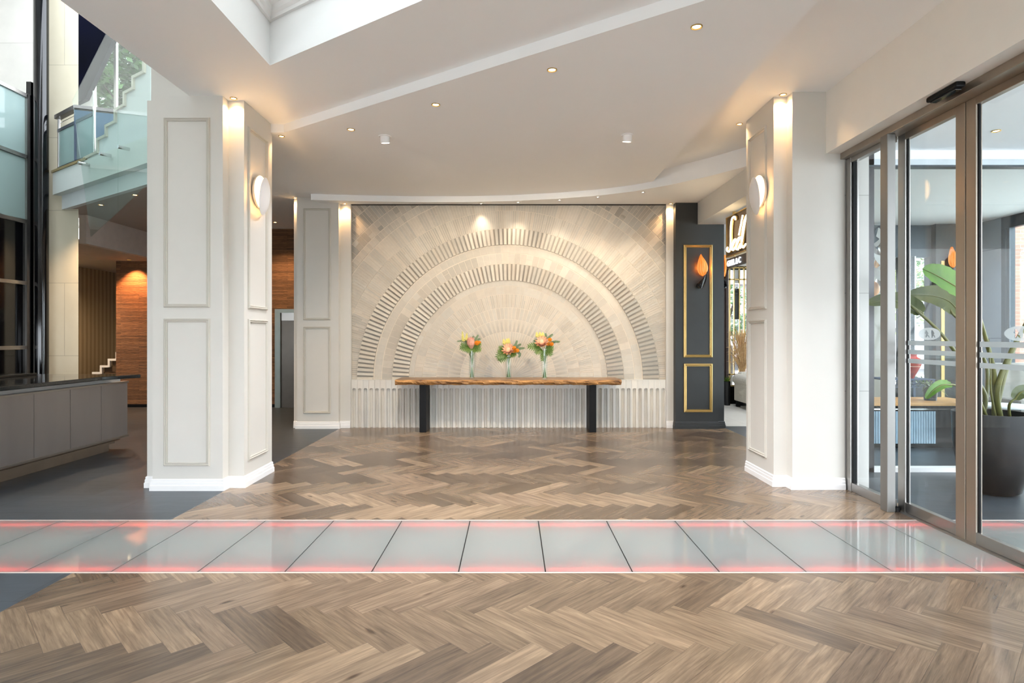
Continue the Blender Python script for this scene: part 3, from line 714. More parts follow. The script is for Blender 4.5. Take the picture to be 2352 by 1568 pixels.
def eucalyptus(pts, vase, label, k, rad=.0125):
    r = thing('eucalyptus_sprig', label, 'foliage', pts[0], 'foliage in the three vases'); P = [vec(p) for p in pts]
    mb = MB()
    for i in range(13):
        u = .1+.9*i/13*(len(P)-1); j = min(int(u), len(P)-2); p = P[j]+(P[j+1]-P[j])*(u-j); t_ = (P[j+1]-P[j]).normalized()
        for sgn in (-1, 1):
            side = t_.cross(Vector((.2*random.uniform(-1, 1), -1, .3*random.uniform(-1, 1)))).normalized()*sgn; rr = rad*(1.15-.04*i)
            up = (t_*.5+side).normalized(); q = up.cross(Vector((random.uniform(-.5, .5), -1, .2))).normalized()
            c = p+up*rr*1.1; mb.add([c+(up*math.cos(a)*1.0+q*math.sin(a)*.85)*rr for a in [2*PI*z/9 for z in range(9)]], [tuple(range(9))])
    mb.build('leaves', leafeuc, r)
    mb = MB(); mb.tube(stem_to(*vase, P[0], k)+P[1:], .0028, 5); mb.build('stem', stemgreen, r)
def bigleaf(base, tip, nrm, w, vase, label, k, m=leafdark):
    r = thing('lobed_leaf', label, 'foliage', base, 'foliage in the three vases')
    mb = lobed_leaf(base, tip, nrm, w); mb.build('blade', m, r)
    mb = MB(); mb.tube(stem_to(*vase, base, k), .004, 6); mb.build('stem', stemgreen, r)
def vase(x, y, h, label):
    r = thing('vase', label, 'vase', (x, y, .873), 'glass vases on the console table')
    b = MB(); b.lathe([(.001, 0), (.05, 0), (.05, h), (.046, h), (.046, .02), (.001, .02)], (x, y, .8735), 36, cap=False); b.build('body', vaseglass, r, smooth=True)
    b = MB(); b.lathe([(.0505, h-.004), (.0505, h+.001), (.0455, h+.001), (.0455, h-.004)], (x, y, .8735), 36, cap=False); b.build('rim', mat('glass_rim', 'cfd8d4', .1) if 'glass_rim' not in MATS else MATS['glass_rim'], r)
cols_a = [protea, protea, protea]; cols_b = [proteaedge, protea, proteacore]
for nm, (vx, vy, vh) in {'left': (-.669, 10.0, .47), 'middle': (-.058, 10.05, .385), 'right': (.54, 9.9, .50)}.items():
    vase(vx, vy, vh, {'left': 'tall clear glass vase with a closed pink protea', 'middle': 'shortest clear glass vase, in the middle of the table', 'right': 'tallest clear glass vase, with the bouquet of three orange blooms up high'}[nm])
    V = (vx, vy, .90)
    def A(px, py, dy=0.): return at(px, py, vy+dy)
    if nm == 'left':
        protea_flower(A(1081.7, 787, -.05), (-.05, -.35, 1), .17, 0, V, 'closed pink protea bloom in the left vase', cols_a, 1)
        for i, (p, q) in enumerate([((1064, 787), (1062, 761)), ((1071, 785), (1072.5, 765))]):
            spike(A(*p), A(*q), V, 'yellow flower spike in the left vase, %s' % ('outermost' if i == 0 else 'next to the protea'), 2+i)
        pincushion(A(1095.5, 787.5, -.06), .04, V, 'orange round bloom in the left vase, beside the protea', 4)
        pincushion(A(1100.5, 787, -.01), .034, V, 'orange round bloom in the left vase, farther from the protea', 5)
        for i, (pp, lab) in enumerate([([(1090, 790), (1093, 778), (1099, 768)], 'upper eucalyptus sprig above the orange bloom in the left vase'), ([(1090, 788), (1097, 780), (1104, 778)], 'eucalyptus sprig pointing right in the left vase'), ([(1076, 787), (1066, 782), (1048, 784)], 'eucalyptus sprig stretching far left in the left vase'), ([(1084, 785), (1086, 776), (1088, 772)], 'eucalyptus sprig behind the pink protea in the left vase')]):
            eucalyptus([A(*p, .02) for p in pp], V, lab, 6+i)
        for i, (p, q, w_, mm) in enumerate([((1079, 799), (1053, 797), .16, leafdark), ((1079, 797), (1056, 787), .12, leafdark), ((1081, 801), (1070, 809), .12, leafdark), ((1086, 799), (1108, 803), .15, leafdark), ((1088, 796), (1107, 788), .12, leaflight), ((1085, 801), (1097, 805), .12, leafdark)]):
            bigleaf(A(*p, -.02), A(*q, -.06), (0, -1, .5), w_, V, 'lobed green leaf in the left vase, ' + ['longest one pointing left', 'upper one pointing left', 'short one drooping left', 'long one pointing right', 'light green upper right one', 'short one drooping right'][i], 11+i, mm)
    elif nm == 'middle':
        protea_flower(A(1167, 802, -.06), (-.1, -.9, .6), .165, .7, V, 'open peach protea bloom in the middle vase', cols_b, 1)
        for i, (p, q) in enumerate([((1158, 793), (1156.5, 779)), ((1163, 791), (1164, 778)), ((1169, 791), (1168, 777))]):
            spike(A(*p), A(*q), V, 'yellow flower spike in the middle vase, ' + ['leftmost', 'central', 'rightmost'][i], 2+i)
        for i, (p, l_) in enumerate([((1180.5, 805.5), 'lower left of the trio'), ((1188, 804.8), 'rightmost of the trio'), ((1181, 799), 'topmost of the trio')]):
            pincushion(A(*p, -.05-.02*i), .034, V, 'orange round bloom in the middle vase, ' + l_, 5+i)
        for i, (pp, lab) in enumerate([([(1180, 798), (1185, 790), (1188, 781)], 'tallest eucalyptus sprig in the middle vase'), ([(1183, 800), (1191, 793), (1197, 790)], 'eucalyptus sprig slanting up right in the middle vase'), ([(1185, 803), (1196, 800), (1206, 799)], 'eucalyptus sprig stretching far right in the middle vase'), ([(1188, 806), (1195, 814), (1191, 821)], 'eucalyptus sprig drooping right in the middle vase')]):
            eucalyptus([A(*p, .0) for p in pp], V, lab, 8+i)
        for i, (p, q, w_) in enumerate([((1162, 808), (1138, 824), .2), ((1161, 812), (1145, 832), .18), ((1161, 806), (1141, 806), .13), ((1162, 802), (1143, 795), .1), ((1172, 814), (1188, 813), .13), ((1167, 815), (1160, 822), .1)]):
            bigleaf(A(*p, -.02), A(*q, -.07), (0, -1, .5), w_, V, 'lobed green leaf in the middle vase, ' + ['longest one reaching down left', 'one drooping lowest', 'one level to the left', 'upper left one', 'one under the orange blooms', 'short one at the rim'][i], 13+i)
    else:
        protea_flower(A(1244.3, 785, -.06), (-.15, -.8, .7), .175, .7, V, 'open peach protea bloom in the right vase', cols_b, 1)
        for i, (p, q) in enumerate([((1234, 777), (1232.5, 763)), ((1240, 775), (1240, 763)), ((1247, 775), (1246.5, 764))]):
            spike(A(*p), A(*q), V, 'yellow flower spike in the right vase, ' + ['leftmost', 'central', 'rightmost'][i], 2+i)
        for i, (p, l_) in enumerate([((1259, 789.6), 'lower left of the trio'), ((1267, 790), 'rightmost of the trio'), ((1263, 780), 'topmost of the trio')]):
            pincushion(A(*p, -.05-.02*i), .033, V, 'orange round bloom in the right vase, ' + l_, 5+i)
        for i, (pp, lab) in enumerate([([(1252, 780), (1254, 772), (1253, 764)], 'eucalyptus sprig standing tallest in the right vase'), ([(1257, 780), (1264, 772), (1270, 767)], 'eucalyptus sprig slanting up right in the right vase'), ([(1264, 788), (1276, 784), (1287, 785)], 'eucalyptus sprig stretching far right in the right vase'), ([(1236, 783), (1229, 781), (1226, 785)], 'short eucalyptus sprig to the left in the right vase')]):
            eucalyptus([A(*p, .0) for p in pp], V, lab, 8+i)
        for i, (p, q, w_) in enumerate([((1240, 796), (1208, 794), .17), ((1241, 798), (1225, 789), .12), ((1243, 800), (1228, 813), .15), ((1253, 799), (1273, 806), .13), ((1253, 802), (1270, 817), .14), ((1254, 796), (1274, 797), .12), ((1248, 804), (1245, 832), .1)]):
            bigleaf(A(*p, -.02), A(*q, -.07), (0, -1, .5), w_, V, 'lobed green leaf in the right vase, ' + ['longest one pointing left', 'upper left one', 'one drooping left', 'one reaching right', 'one drooping right', 'upper right one', 'one hanging in the glass'][i], 13+i, leaflight if i == 5 else leafdark)

# ================================================================== LAMPS
def downlight(label, group, col=goldpaint, lens=lampwarm, r=.045):
    d = thing('downlight', label, 'ceiling light', (0, 0, 0), group)
    b = MB(); b.lathe([(r, 0), (r, -.006), (r*.86, -.009), (r*.72, -.003), (r*.66, .0)], (0, 0, 0), 28, cap=False); b.build('trim_ring', col, d, local=True, smooth=True)
    b = MB(); b.lathe([(.0005, -.001), (r*.66, -.001)], (0, 0, 0), 28, cap=False); b.build('lens', lens, d, local=True)
    return d
dl = None
spots = [(fl(1600, 61, ZB), 'recessed ceiling light nearest the viewer'), (fl(1268, 160, ZB), 'recessed ceiling light between the nearest one and the skylight side'), (fl(1001, 240, ZB), 'recessed ceiling light third along the slanted row'), (fl(806, 297, ZB), 'recessed ceiling light nearest the left pillar')]
for (p, lab) in spots:
    if dl is None: dl = downlight(lab, 'recessed lights on the lobby ceiling'); dl.location = p
    else: dup(dl, p, label=lab)
    spot('downlight_lamp', (p.x, p.y, p.z-.02), (p.x, p.y, 0), 60 if 'pillar' in lab else 190, 'f8faff', 115, .85)
sl = None
for i, (px, py) in enumerate([(1105, 467), (1190, 464), (1285, 459), (1373, 452), (1477, 441)]):
    p = fl(px, py, ZS-.001); p.z = ZS-.001
    lab = 'small wall-wash light in the curved soffit, %s from the left' % ordin[i]
    if sl is None: sl = downlight(lab, 'small lights in the curved soffit', chrome, lampwhite, .032); sl.location = p
    else: dup(sl, p, label=lab)
    spot('soffit_lamp', (p.x, p.y, p.z-.02), (p.x*1.0, max(p.y+.16, 10.40), 2.0), [14, 15, 20, 26, 30][i], 'fff0da', 75, 1., .03)
# other recessed lights: corridor, landing soffit, porch
for (px, py, z, lab, wt, col) in [(632, 510, ZB, 'recessed light in the far corridor ceiling before the brick wall', 110, 'ffcf98'), (232, 470, 3.77, 'recessed light in the ceiling under the stair landing, nearer the stone pier', 130, 'ffd9ae'),
                                  (310, 447, 3.77, 'recessed light in the ceiling under the stair landing, nearer the white pillar', 130, 'ffd9ae'), (300, 587.5, 3.25, 'recessed light shining orange on the brick wall', 110, 'ffa04c'),
                                  (2288, 300, 3.78, 'recessed light in the white ceiling outside the glass doors', 20, 'fff0dd')]:
    p = fl(px, py, z); p.z = z-.001
    if 'orange' in lab: p.y = 13.05; p.x = -8.35
    dup(dl, p, label=lab, group='recessed lights away from the lobby')
    if 'orange' in lab: spot('brick_lamp', (p.x, p.y, p.z-.03), (p.x, 13.35, 1.6), 120, 'ffb070', 95, .6)
    else: spot('recess_lamp', (p.x, p.y, p.z-.03), (p.x, p.y, 0), wt, col, 120, .8)
dup(dl, (-9.7, 12.4, 3.249), label='added unseen light in the low ceiling over the far corner stair', group='recessed lights away from the lobby'); spot('recess_lamp', (-9.7, 12.4, 3.22), (-9.9, 13.2, 0), 130, 'ffe2bc', 130, .8)  # added to brighten the wallpaper, hidden behind the pier
# warm lights that graze the pilaster edges
for i, (x, y, z, wt, lab) in enumerate([(-2.90, 6.235, ZN, 9, 'recessed light at the inner corner of the left pillar'), (2.845, 6.285, ZR, 16, 'recessed light at the inner corner of the right pillar'), (-3.735, 10.31, ZB, 7, 'recessed light at the outer edge of the left pilaster'),
                                    (-2.88, 10.31, ZS, 8, 'recessed light between the left pilaster and the arched tiles'), (2.735, 10.31, ZS, 9, 'recessed light between the arched tiles and the charcoal pilaster'), (-2.74, 7.12, ZB, 7, 'recessed light behind the left pillar'), (2.72, 7.16, ZS, 6, 'recessed light behind the right pillar')]):
    if i == 6: z = ZR
    d = dup(dl, (x, y, z-.001), label=lab, group='warm edge lights'); d.scale = (.8, .8, 1)
    spot('edge_lamp', (x, y, z-.03), (x, y+.05, 0), wt*1.6, 'ffcc90', 120, .9, .02)
# two white adjustable spots aimed at the table
cs = None
for (px, py, lab, tx) in [(884, 313, 'white cylinder ceiling spot on the left, aimed at the table', -.75), (1441, 310, 'white cylinder ceiling spot on the right, aimed at the table', .65)]:
    p = fl(px, py, ZB); c = thing('ceiling_spot', lab, 'ceiling light', p, 'white cylinder spots')
    b = MB(); b.lathe([(.075, 0), (.075, -.008), (.062, -.01), (.055, 0)], p, 32, cap=False); b.build('mount_ring', trimpaint, c, smooth=True)
    dv = (Vector((tx, 10.3, 1.2))-p).normalized(); R = rot_to(dv*.35+Vector((0, 0, -1)))
    b = MB(); b.lathe([(.05, -.05), (.056, -.02), (.056, .075), (.05, .078), (.045, .06), (.0005, .06)], p, 32, mat3=R, cap=False); b.build('barrel', trimpaint, c, smooth=True)
    b = MB(); b.lathe([(.0005, .064), (.043, .064)], p, 24, mat3=R, cap=False); b.build('lens', lampwhite, c)
    spot('table_spot', p+dv*.13, (tx, 10.4, 1.3), 110, 'ffeed6', 92, .8, .025)
# shell wall lamps on the pillar sides
def shell(xw, sgn, yc, zc, label):
    c = thing('wall_sconce', label, 'wall lamp', (xw, yc, zc), 'shell wall lamps')
    M3 = Matrix(((0, 0, sgn), (0, 1, 0), (1, 0, 0)))
    b = MB(); b.lathe([(.0005, .0), (.13, .0), (.17, .015), (.185, .045), (.18, .047), (.165, .02), (.13, .008), (.0005, .006)], (xw, yc, zc), 40, mat3=M3, cap=False); b.build('dish', trimpaint, c, smooth=True)
    b = MB(); b.lathe([(.0005, .013), (.1, .015), (.15, .02), (.172, .036)], (xw, yc, zc), 40, mat3=M3, cap=False); b.build('diffuser', sconceglow, c, smooth=True)
    # shade: shallow curved disc leaning from the far side over the dish
    cen = Vector((xw+sgn*.10, yc-.02, zc-.05)); nrm = Vector((sgn*.985, .17, -.12)).normalized(); R = nrm.to_track_quat('Z', 'Y').to_matrix()
    b = MB(); b.lathe([(.0005, .03), (.08, .026), (.15, .013), (.205, -.012), (.205, -.017), (.15, .008), (.08, .021), (.0005, .025)], cen, 40, mat3=R, cap=False); b.build('shade', trimpaint, c, smooth=True)
    b = MB(); b.tube([(xw+sgn*.0, yc+.05, zc-.03), cen+nrm*.02], .012, 10); b.build('arm', trimpaint, c)
    point('sconce_lamp', (xw+sgn*.055, yc-.03, zc), 4.5, 'ffc985', .02)
shell(-2.82, 1, 6.63, 3.18, 'white shell wall lamp glowing on the left pillar')
shell(2.775, -1, 6.65, 3.19, 'white shell wall lamp glowing on the right pillar')
# leaf-shaped lamps
def leaflamp(label, loc, rz=0, lit=True):
    c = thing('wall_sconce', label, 'wall lamp', (0, 0, 0), 'leaf-shaped wall lamps')
    def leafgrid(pf, nu=14, nv=10):
        vs = []; fs = []
        for i in range(nu+1):
            for k in range(nv+1): vs.append(pf(i/nu, k/nv*2-1))
        for i in range(nu):
            for k in range(nv): fs.append((i*(nv+1)+k, i*(nv+1)+k+1, (i+1)*(nv+1)+k+1, (i+1)*(nv+1)+k))
        return vs, fs
    def blade(u, v):        # u: foot to tip
        w = .092*(math.sin(PI*min(1, u**.72))**.85)*(1 if u < .98 else .2); lean = .012*math.sin(u*3)+(.012-.035*u)
        return (w*v+lean+.01, -.10+.05*v*v-.02*math.sin(u*PI)+.006*math.cos(v*PI*5), .02+.375*u)
    b = MB(); vs, fs = leafgrid(blade); b.add(vs, fs); b.build('leaf_shade', orange, c, local=True, smooth=True)
    def calyx(u, v):
        w = .055*math.sin(PI*min(1, .12+.78*u))+.01; cx = -.02+.035*u+.05*u*u
        return (cx+w*v, -.085-.045*(1-v*v)-.01*u, -.19+.30*u*(1-.25*abs(v-.6)))
    b = MB(); vs, fs = leafgrid(calyx, 12, 8); b.add(vs, fs)
    b.add([(x, y+.012, z) for x, y, z in vs], [tuple(reversed(f)) for f in fs]); b.build('calyx', blackgloss, c, local=True, smooth=True)
    b = MB(); b.tube([(-.03, 0, -.13), (-.035, -.04, -.13), (-.02, -.10, -.12)], .014, 8); b.lathe([(.04, 0), (.04, .014), (.03, .018), (.0005, .018)], (-.03, 0, -.13), 20, mat3=Matrix(((1, 0, 0), (0, 0, -1), (0, 1, 0))), cap=False); b.build('wall_mount', black, c, local=True)
    c.location = loc; c.rotation_euler.z = rz
    return c
la = leaflamp('orange leaf-shaped lamp inside the gold frame of the charcoal pilaster', (at(1608, 640, 10.25).x, 10.25, at(1608, 638, 10.25).z))
pl = Vector(la.location); point('leaf_lamp', (pl.x, pl.y-.06, pl.z+.18), 1.2, 'ff9a40', .03)
dup(la, (3.66, 10.55, 2.62), PI/2, label='orange leaf-shaped lamp half hidden round the side of the charcoal pilaster')

# ================================================================== RECEPTION COUNTER
c = thing('reception_counter', 'long reception counter with brushed steel front and black granite top', 'counter', (-6.1, 6.3, 0))
ya, yb = 4.3, 8.487; xf = -5.45
js = [8.487, 7.944, 7.387, 6.825, 6.265, 5.705, 5.145, 4.585]
for i in range(len(js)-1):
    b = MB(); b.box(xf-.03, xf, js[i+1]+.003, js[i]-.003, .20, .93); b.build('front_panel', steelpanel, c)
b = MB(); b.box(-6.35, xf-.031, ya, yb-.02, .17, .955); b.build('body', mat('counter_body', '0c0c0c', .9), c)
b = MB(); b.box(xf-.06, xf+.012, ya, yb+.01, .93, .957); b.box(xf-.06, xf+.012, ya, yb+.01, .175, .20); b.build('steel_rail', steel, c, bevel=.002)
b = MB(); b.box(-6.3, xf-.07, ya, yb-.05, .955, 1.022); b.build('stone_band', palestone, c)
b = MB(); b.box(-6.25, xf-.09, ya, yb-.14, .10, .17); b.box(-6.25, xf-.05, ya, yb-.08, .135, .142); b.build('ledge', steelw, c)
b = MB(); b.box(-6.2, xf-.13, ya, yb-.2, 0, .10); b.build('plinth', steelw, c)
b = MB(); tipp = (-5.06, 8.16)
b.poly2([(-6.6, ya), (-5.30, ya), (-5.27, 7.7), (-5.12, 8.05), tipp, (-5.14, 8.24), (-6.6, 8.24)], 1.022, 1.068); b.build('countertop', granite, c, bevel=.008)
b = MB(); b.box(-6.62, -6.35, 4.3, 8.0, 1.069, 1.10); b.build('back_ledge', granite, c, bevel=.004)

# ================================================================== ATRIUM, LANDING, STAIR ON THE LEFT
c = thing('glass_partition', 'tall steel-framed partition of frosted and black glass behind the counter', 'partition', (-8.1, 8.8, 0))
zz_ = [0, 1.4, 2.47, 3.49, 4.567, 5.585]
for i in range(5):
    b = MB(); b.box(-8.11, -8.095, 8.0, 9.96, zz_[i]+.03, zz_[i+1]-.03); b.build('pane', frosted if i > 2 else blackgloss, c)['label'] = 'frosted glass pane' if i > 2 else 'black glass pane'
for z in zz_[1:]:
    b = MB(); b.box(-8.13, -8.06, 8.0, 9.97, z-.028, z+.028); b.build('rail', steel, c)
b = MB(); b.box(-8.13, -8.06, 9.95, 10.02, 0, 5.62); b.build('post', steel, c)
b = MB(); b.box(-8.13, -8.06, 7.95, 8.0, 0, 5.62); b.build('post', steel, c)
b = MB(); b.box(-8.14, -8.06, 10.03, 10.12, 0, 5.85); tag(b.build('black_post', blackgloss), 'square black post between the partition and the round column', 'post')
b = MB(); b.lathe([(.108, 0), (.108, 9.5)], (-7.945, 10.1, 0), 40); tag(b.build('column', blackgloss, smooth=True), 'tall round glossy black column beside the stone pier', 'column')
# landing edge, stair wall, trims
b = MB(); t0, t1 = tD(121), tD(420)
def dprism(mb, pts, e0, e1):      # pts (t, z) on the landing plane, from offset e0 back to e1
    mb.prism([D(t_, e0, z_) for t_, z_ in pts], (NX*(e1-e0), NY*(e1-e0), 0))
dprism(b, [(t0, 4.0), (t1, 4.0), (t1, 4.37), (t0, 4.37)], 0, -1.3)
struct(b.build('wall_landing', mat('landing_white', 'dfe5e1', .6, var=.01), origin=D(1, 0, 4)), 'white edge of the upper stair landing', 'wall')
b = MB(); dprism(b, [(t0-.02, 4.37), (tD(196), 4.37), (tD(196), 4.41), (t0-.02, 4.41)], .02, -1.2); struct(b.build('trim_7', mat('landing_lip', '9c8b62', .5), origin=D(0, 0, 4.4)))
b = MB(); dprism(b, [(tD(142, -.12), 3.765), (t1, 3.765), (t1, 3.999), (tD(142, -.12), 3.999)], -.12, -.2)
struct(b.build('wall_landing_beam', mat('beam_white', 'e2e8ea', .6, var=.01), origin=D(1, -.35, 3.9)))
saw = [(195, 365), (226, 350), (227, 321), (246, 312), (247, 290), (267, 280), (268, 253), (288, 242), (289, 214), (308, 204), (309, 178), (333, 166), (334, 130), (352, 121)]
pts = [tz(x, y, -.03) for x, y in saw]
sw = thing('staircase', 'white stepped stair wall rising from the landing behind the glass', 'staircase', D(1.5, -.1, 4.37))
b = MB(); dprism(b, [(pts[0][0], 4.371)]+pts+[(pts[-1][0], 4.371)], -.03, -1.2); b.build('stair_wall', mat('stair_white', 'e0e6e8', .6, var=.01), sw)
b = MB()
for (a_, z0_), (b_, z1_) in zip(pts[:-1], pts[1:]):
    w_ = .02
    dprism(b, [(min(a_, b_)-w_, min(z0_, z1_)-w_), (max(a_, b_)+w_, min(z0_, z1_)-w_), (max(a_, b_)+w_, max(z0_, z1_)+w_), (min(a_, b_)-w_, max(z0_, z1_)+w_)] if abs(a_-b_) < .05 else [(a_, z0_-w_), (b_, z1_-w_), (b_, z1_+w_), (a_, z0_+w_)], .0, -.06)
b.build('stepped_trim', mat('step_trim', 'cfc9b8', .5), sw)
# balustrade glass with stand-offs
g = thing('glass_railing', 'frameless glass balustrade pinned to the white landing edge', 'balustrade', D(1, .12, 3.6)); e = .12
for poly in ([(252, 60), (166, 230), (208, 543), (269.5, 487), (269.5, 40)], [(270.5, 40), (270.5, 486), (345, 415), (345, 40)]):
    q = [tz(x, y, e) for x, y in poly]; b = MB(); dprism(b, q, e, e-.012); b.build('pane', balglass, g)
for (x, y) in ((205, 379), (255, 358), (297, 343)):
    tt, z_ = tz(x, y, 0); b = MB(); b.tube([D(tt, 0, z_), D(tt, e+.03, z_)], .026, 16); b.build('standoff', chrome, g, smooth=True)
# landing railing
rl = thing('landing_railing', 'dark-railed landing railing with a frosted infill panel', 'railing', D(.3, -.05, 4.41))
ta, tb, tc_ = tD(126), tD(170), tD(209); zr = tz(126, 268)[1]
b = MB(); dprism(b, [(ta-.03, zr-.03), (tb, zr-.03), (tb, zr+.035), (ta-.03, zr+.035)], .0, -.09); q1 = D(tb, 0); q2 = at(272, 258, D(tb, 0).y*1.0214)
d_ = Vector((q2.x-q1.x, q2.y-q1.y)); nn_ = Vector((-d_.y, d_.x)).normalized()*.09
b.poly2([(q1.x, q1.y), (q2.x, q2.y), (q2.x+nn_.x, q2.y+nn_.y), (q1.x+nn_.x, q1.y+nn_.y)], zr-.03, zr+.035); b.build('handrail', mat('rail_dark', '2c2624', .35), rl)
b = MB(); p_ = D(ta+.04, -.045); b.tube([(p_.x, p_.y, 4.41), (p_.x, p_.y, zr-.02)], .02, 12); b.build('post', chrome, rl)
b = MB(); p_ = D(tc_, -.045); b.tube([(p_.x, p_.y, 4.41), (p_.x, p_.y, zr+.12)], .022, 12); b.build('post', chrome, rl)
zi = tz(130, 302)[1]
b = MB(); dprism(b, [(ta+.07, 4.44), (tc_-.04, 4.44), (tc_-.04, zi), (ta+.07, zi)], -.03, -.045); b.build('infill_panel', frosted, rl)
b = MB(); dprism(b, [(ta+.04, zi), (tc_, zi), (tc_, zi+.05), (ta+.04, zi+.05)], -.02, -.06); dprism(b, [(ta+.04, 4.41), (tc_, 4.41), (tc_, 4.45), (ta+.04, 4.45)], -.02, -.06); b.build('frame_rail', mat('rail_slate', '3a4550', .35, .4), rl)
b = MB(); zw = (zi+zr)/2+.02; b.tube([D(ta, -.045, zw), D(tb, -.045, zw)], .005, 6); b.build('wire', chrome, rl)
b = MB(); b.poly2([(q1.x, q1.y), (q2.x+d_.x*1., q2.y+d_.y*1.), (q2.x+d_.x+nn_.x*.2, q2.y+d_.y+nn_.y*.2), (q1.x+nn_.x*.2, q1.y+nn_.y*.2)], 4.45, zr-.05); b.build('dark_panel', mat('rail_glass_dark', '4a5b70', .15), rl)
# stair in the far corner and lift door
st = thing('staircase', 'small flight of brown steps with white stepped trim in the far corner', 'staircase', (-9.6, 14.6, 0)); 
bt = MB(); bs = MB(); sx0 = at(211, 854, 14.2)
for i in range(9):
    x = sx0.x+(i-4)*.187; z = sx0.z+(i-4)*.157
    if z < .05 or x < -10.42: continue
    bs.box(x+.06, -8.85, 14.28, 15.6, max(0, z-.16), z-.02)
    bt.box(x, x+.1865, 14.2, 14.26, z-.05, z); bt.box(x, x+.05, 14.2, 14.26, z-.2, z-.0505)
bs.build('steps', carpet, st); bt.build('stepped_trim', trimpaint, st)
lf = thing('elevator', 'steel-framed lift doorway in the brick wall', 'elevator', (-4.9, 13.3, 0))
b = MB(); b.box(-5.24, -5.12, 13.22, 13.319, 0, 2.18); b.box(-5.1195, -3.9, 13.22, 13.319, 2.101, 2.18); b.build('frame', mat('lift_frame', '7f8a88', .35, .5), lf)
b = MB(); b.box(-5.12, -3.9, 13.27, 13.31, 0, 2.1); b.build('door', mat('lift_door', '55504a', .3, .8), lf)
b = MB(); b.box(-5.1, -3.9, 13.25, 13.28, 1.93, 2.1); b.build('header', steel, lf)
# ================================================================== GLASS DOORS
ZH = 3.47
df = thing('door_frame', 'brushed steel frame of the glass entrance', 'door frame', (3.5, 4.4, 0)); df['kind'] = 'structure'
b = MB(); b.box(3.41, 3.60, 2.6, 6.22, 3.425, 3.489); b.build('header', steelw, df, bevel=.003)
b = MB(); b.box(3.47, 3.56, 6.14, 6.222, 0, 3.425); b.build('jamb', steel, df, bevel=.003)
b = MB(); b.box(3.395, 3.47, 5.415, 5.52, 0, 3.425); b.build('post', mat('post_steel', '8b8986', .5, .8, stretch=(1, 1, .05)), df, bevel=.004)
b = MB(); b.box(3.395, 3.47, 3.0, 3.1, 0, 3.425); b.build('post', steel, df, bevel=.004)
b = MB(); b.box(3.50, 3.55, 2.6, 5.5, -.002, .004); b.build('floor_track', steel, df)
wn = thing('window_3', 'narrow fixed side window between the right pillar and the glass doors', 'window', (3.51, 5.8, 0)); wn['kind'] = 'structure'
b = MB(); b.box(3.48, 3.54, 5.5, 6.14, 0, .09); b.build('bottom_rail', steel, wn, bevel=.003)
b = MB(); b.box(3.48, 3.54, 5.5, 6.14, 3.375, 3.425); b.build('top_rail', steel, wn, bevel=.003)
b = MB(); b.box(3.505, 3.513, 5.5, 6.14, .09, 3.375); b.build('pane', doorglass, wn)
b = MB(); b.box(3.49, 3.53, 6.12, 6.14, .09, 3.375); b.build('gasket', black, wn)
FIG = ["......................", "......................", ".....##........##.....", ".....##.......###.....", "....####......###.....", "....####.....####.....", "...#####.....#####....", "...#####....######....", "...####.....#####.....", "...####......####.....", "....###......###......", "...####.....#####.....", "..#####....######.....", "..##.##....##.###.....", "..#..##....#...##.....", ".##..##...##...##.....", "......................", "......................"]
def emblem(root, x, yc, zc, ry, rz):
    # frosted oval with two standing figures left clear
    nu, nv = 66, 54; b = MB(); 
    for i in range(nu):
        for k in range(nv):
            u = (i+.5)/nu*2-1; v = (k+.5)/nv*2-1
            if u*u+v*v > 1: continue
            fu = int((u/.62+1)/2*22); fv = int((1-(v/.78+1)/2)*18)
            if 0 <= fu < 22 and 0 <= fv < 18 and FIG[fv][fu] == '#': continue
            y0 = yc+ry*(i/nu*2-1); y1 = yc+ry*((i+1)/nu*2-1); z0 = zc+rz*(k/nv*2-1); z1 = zc+rz*((k+1)/nv*2-1)
            b.add([(x, y0, z0), (x, y1, z0), (x, y1, z1), (x, y0, z1)], [(0, 1, 2, 3)])
    o = b.build('oval_emblem', etched, root); o['label'] = 'frosted oval with two figures'
def leaf_door(name, label, y0, y1, xg, em):
    d = thing(name, label, 'door', (xg, (y0+y1)/2, 0)); d['kind'] = 'structure'
    b = MB(); b.box(xg-.025, xg+.025, y1-.10, y1, 0, 3.425); b.build('stile', steel if name == 'door_1' else steelw, d, bevel=.003)
    b = MB(); b.box(xg-.025, xg+.025, y0, y0+.10, 0, 3.425); b.build('stile', steelw, d, bevel=.003)
    b = MB(); b.box(xg-.025, xg+.025, y0+.1, y1-.1, 0.006, .096); b.build('bottom_rail', steel, d, bevel=.003)
    b = MB(); b.box(xg-.025, xg+.025, y0+.1, y1-.1, 3.365, 3.425); b.build('top_rail', steelw, d, bevel=.003)
    b = MB(); b.box(xg-.004, xg+.004, y0+.1, y1-.1, .096, 3.365); b.build('pane', doorglass, d)
    b = MB(); b.box(xg-.008, xg+.008, y1-.112, y1-.1, .096, 3.365); b.box(xg-.008, xg+.008, y0+.1, y0+.106, .096, 3.365); b.build('gasket', black, d)
    for z0, z1 in ((1.512, 1.553), (1.432, 1.472), (1.352, 1.392)):
        b = MB(); b.box(xg-.0065, xg-.005, y0+.1, y1-.11, z0, z1); b.build('etched_stripe', etched, d)
    emblem(d, xg-.006, em, 1.613, .135, .053)
leaf_door('door_1', 'sliding glass door leaf with a frosted oval and stripes, nearer the pillar', 4.685, 5.50, 3.57, 5.115)
leaf_door('door_2', 'sliding glass door leaf with a frosted oval and stripes, nearer the viewer', 3.42, 4.675, 3.57, 4.20)
b = MB(); b.lathe([(.025, 0), (.025, .03), (.018, .045), (.0005, .045)], (3.50, 5.44, 0), 20, cap=False); tag(b.build('door_stop', black, smooth=True), 'small black door stop on the floor at the foot of the steel post', 'door stop')
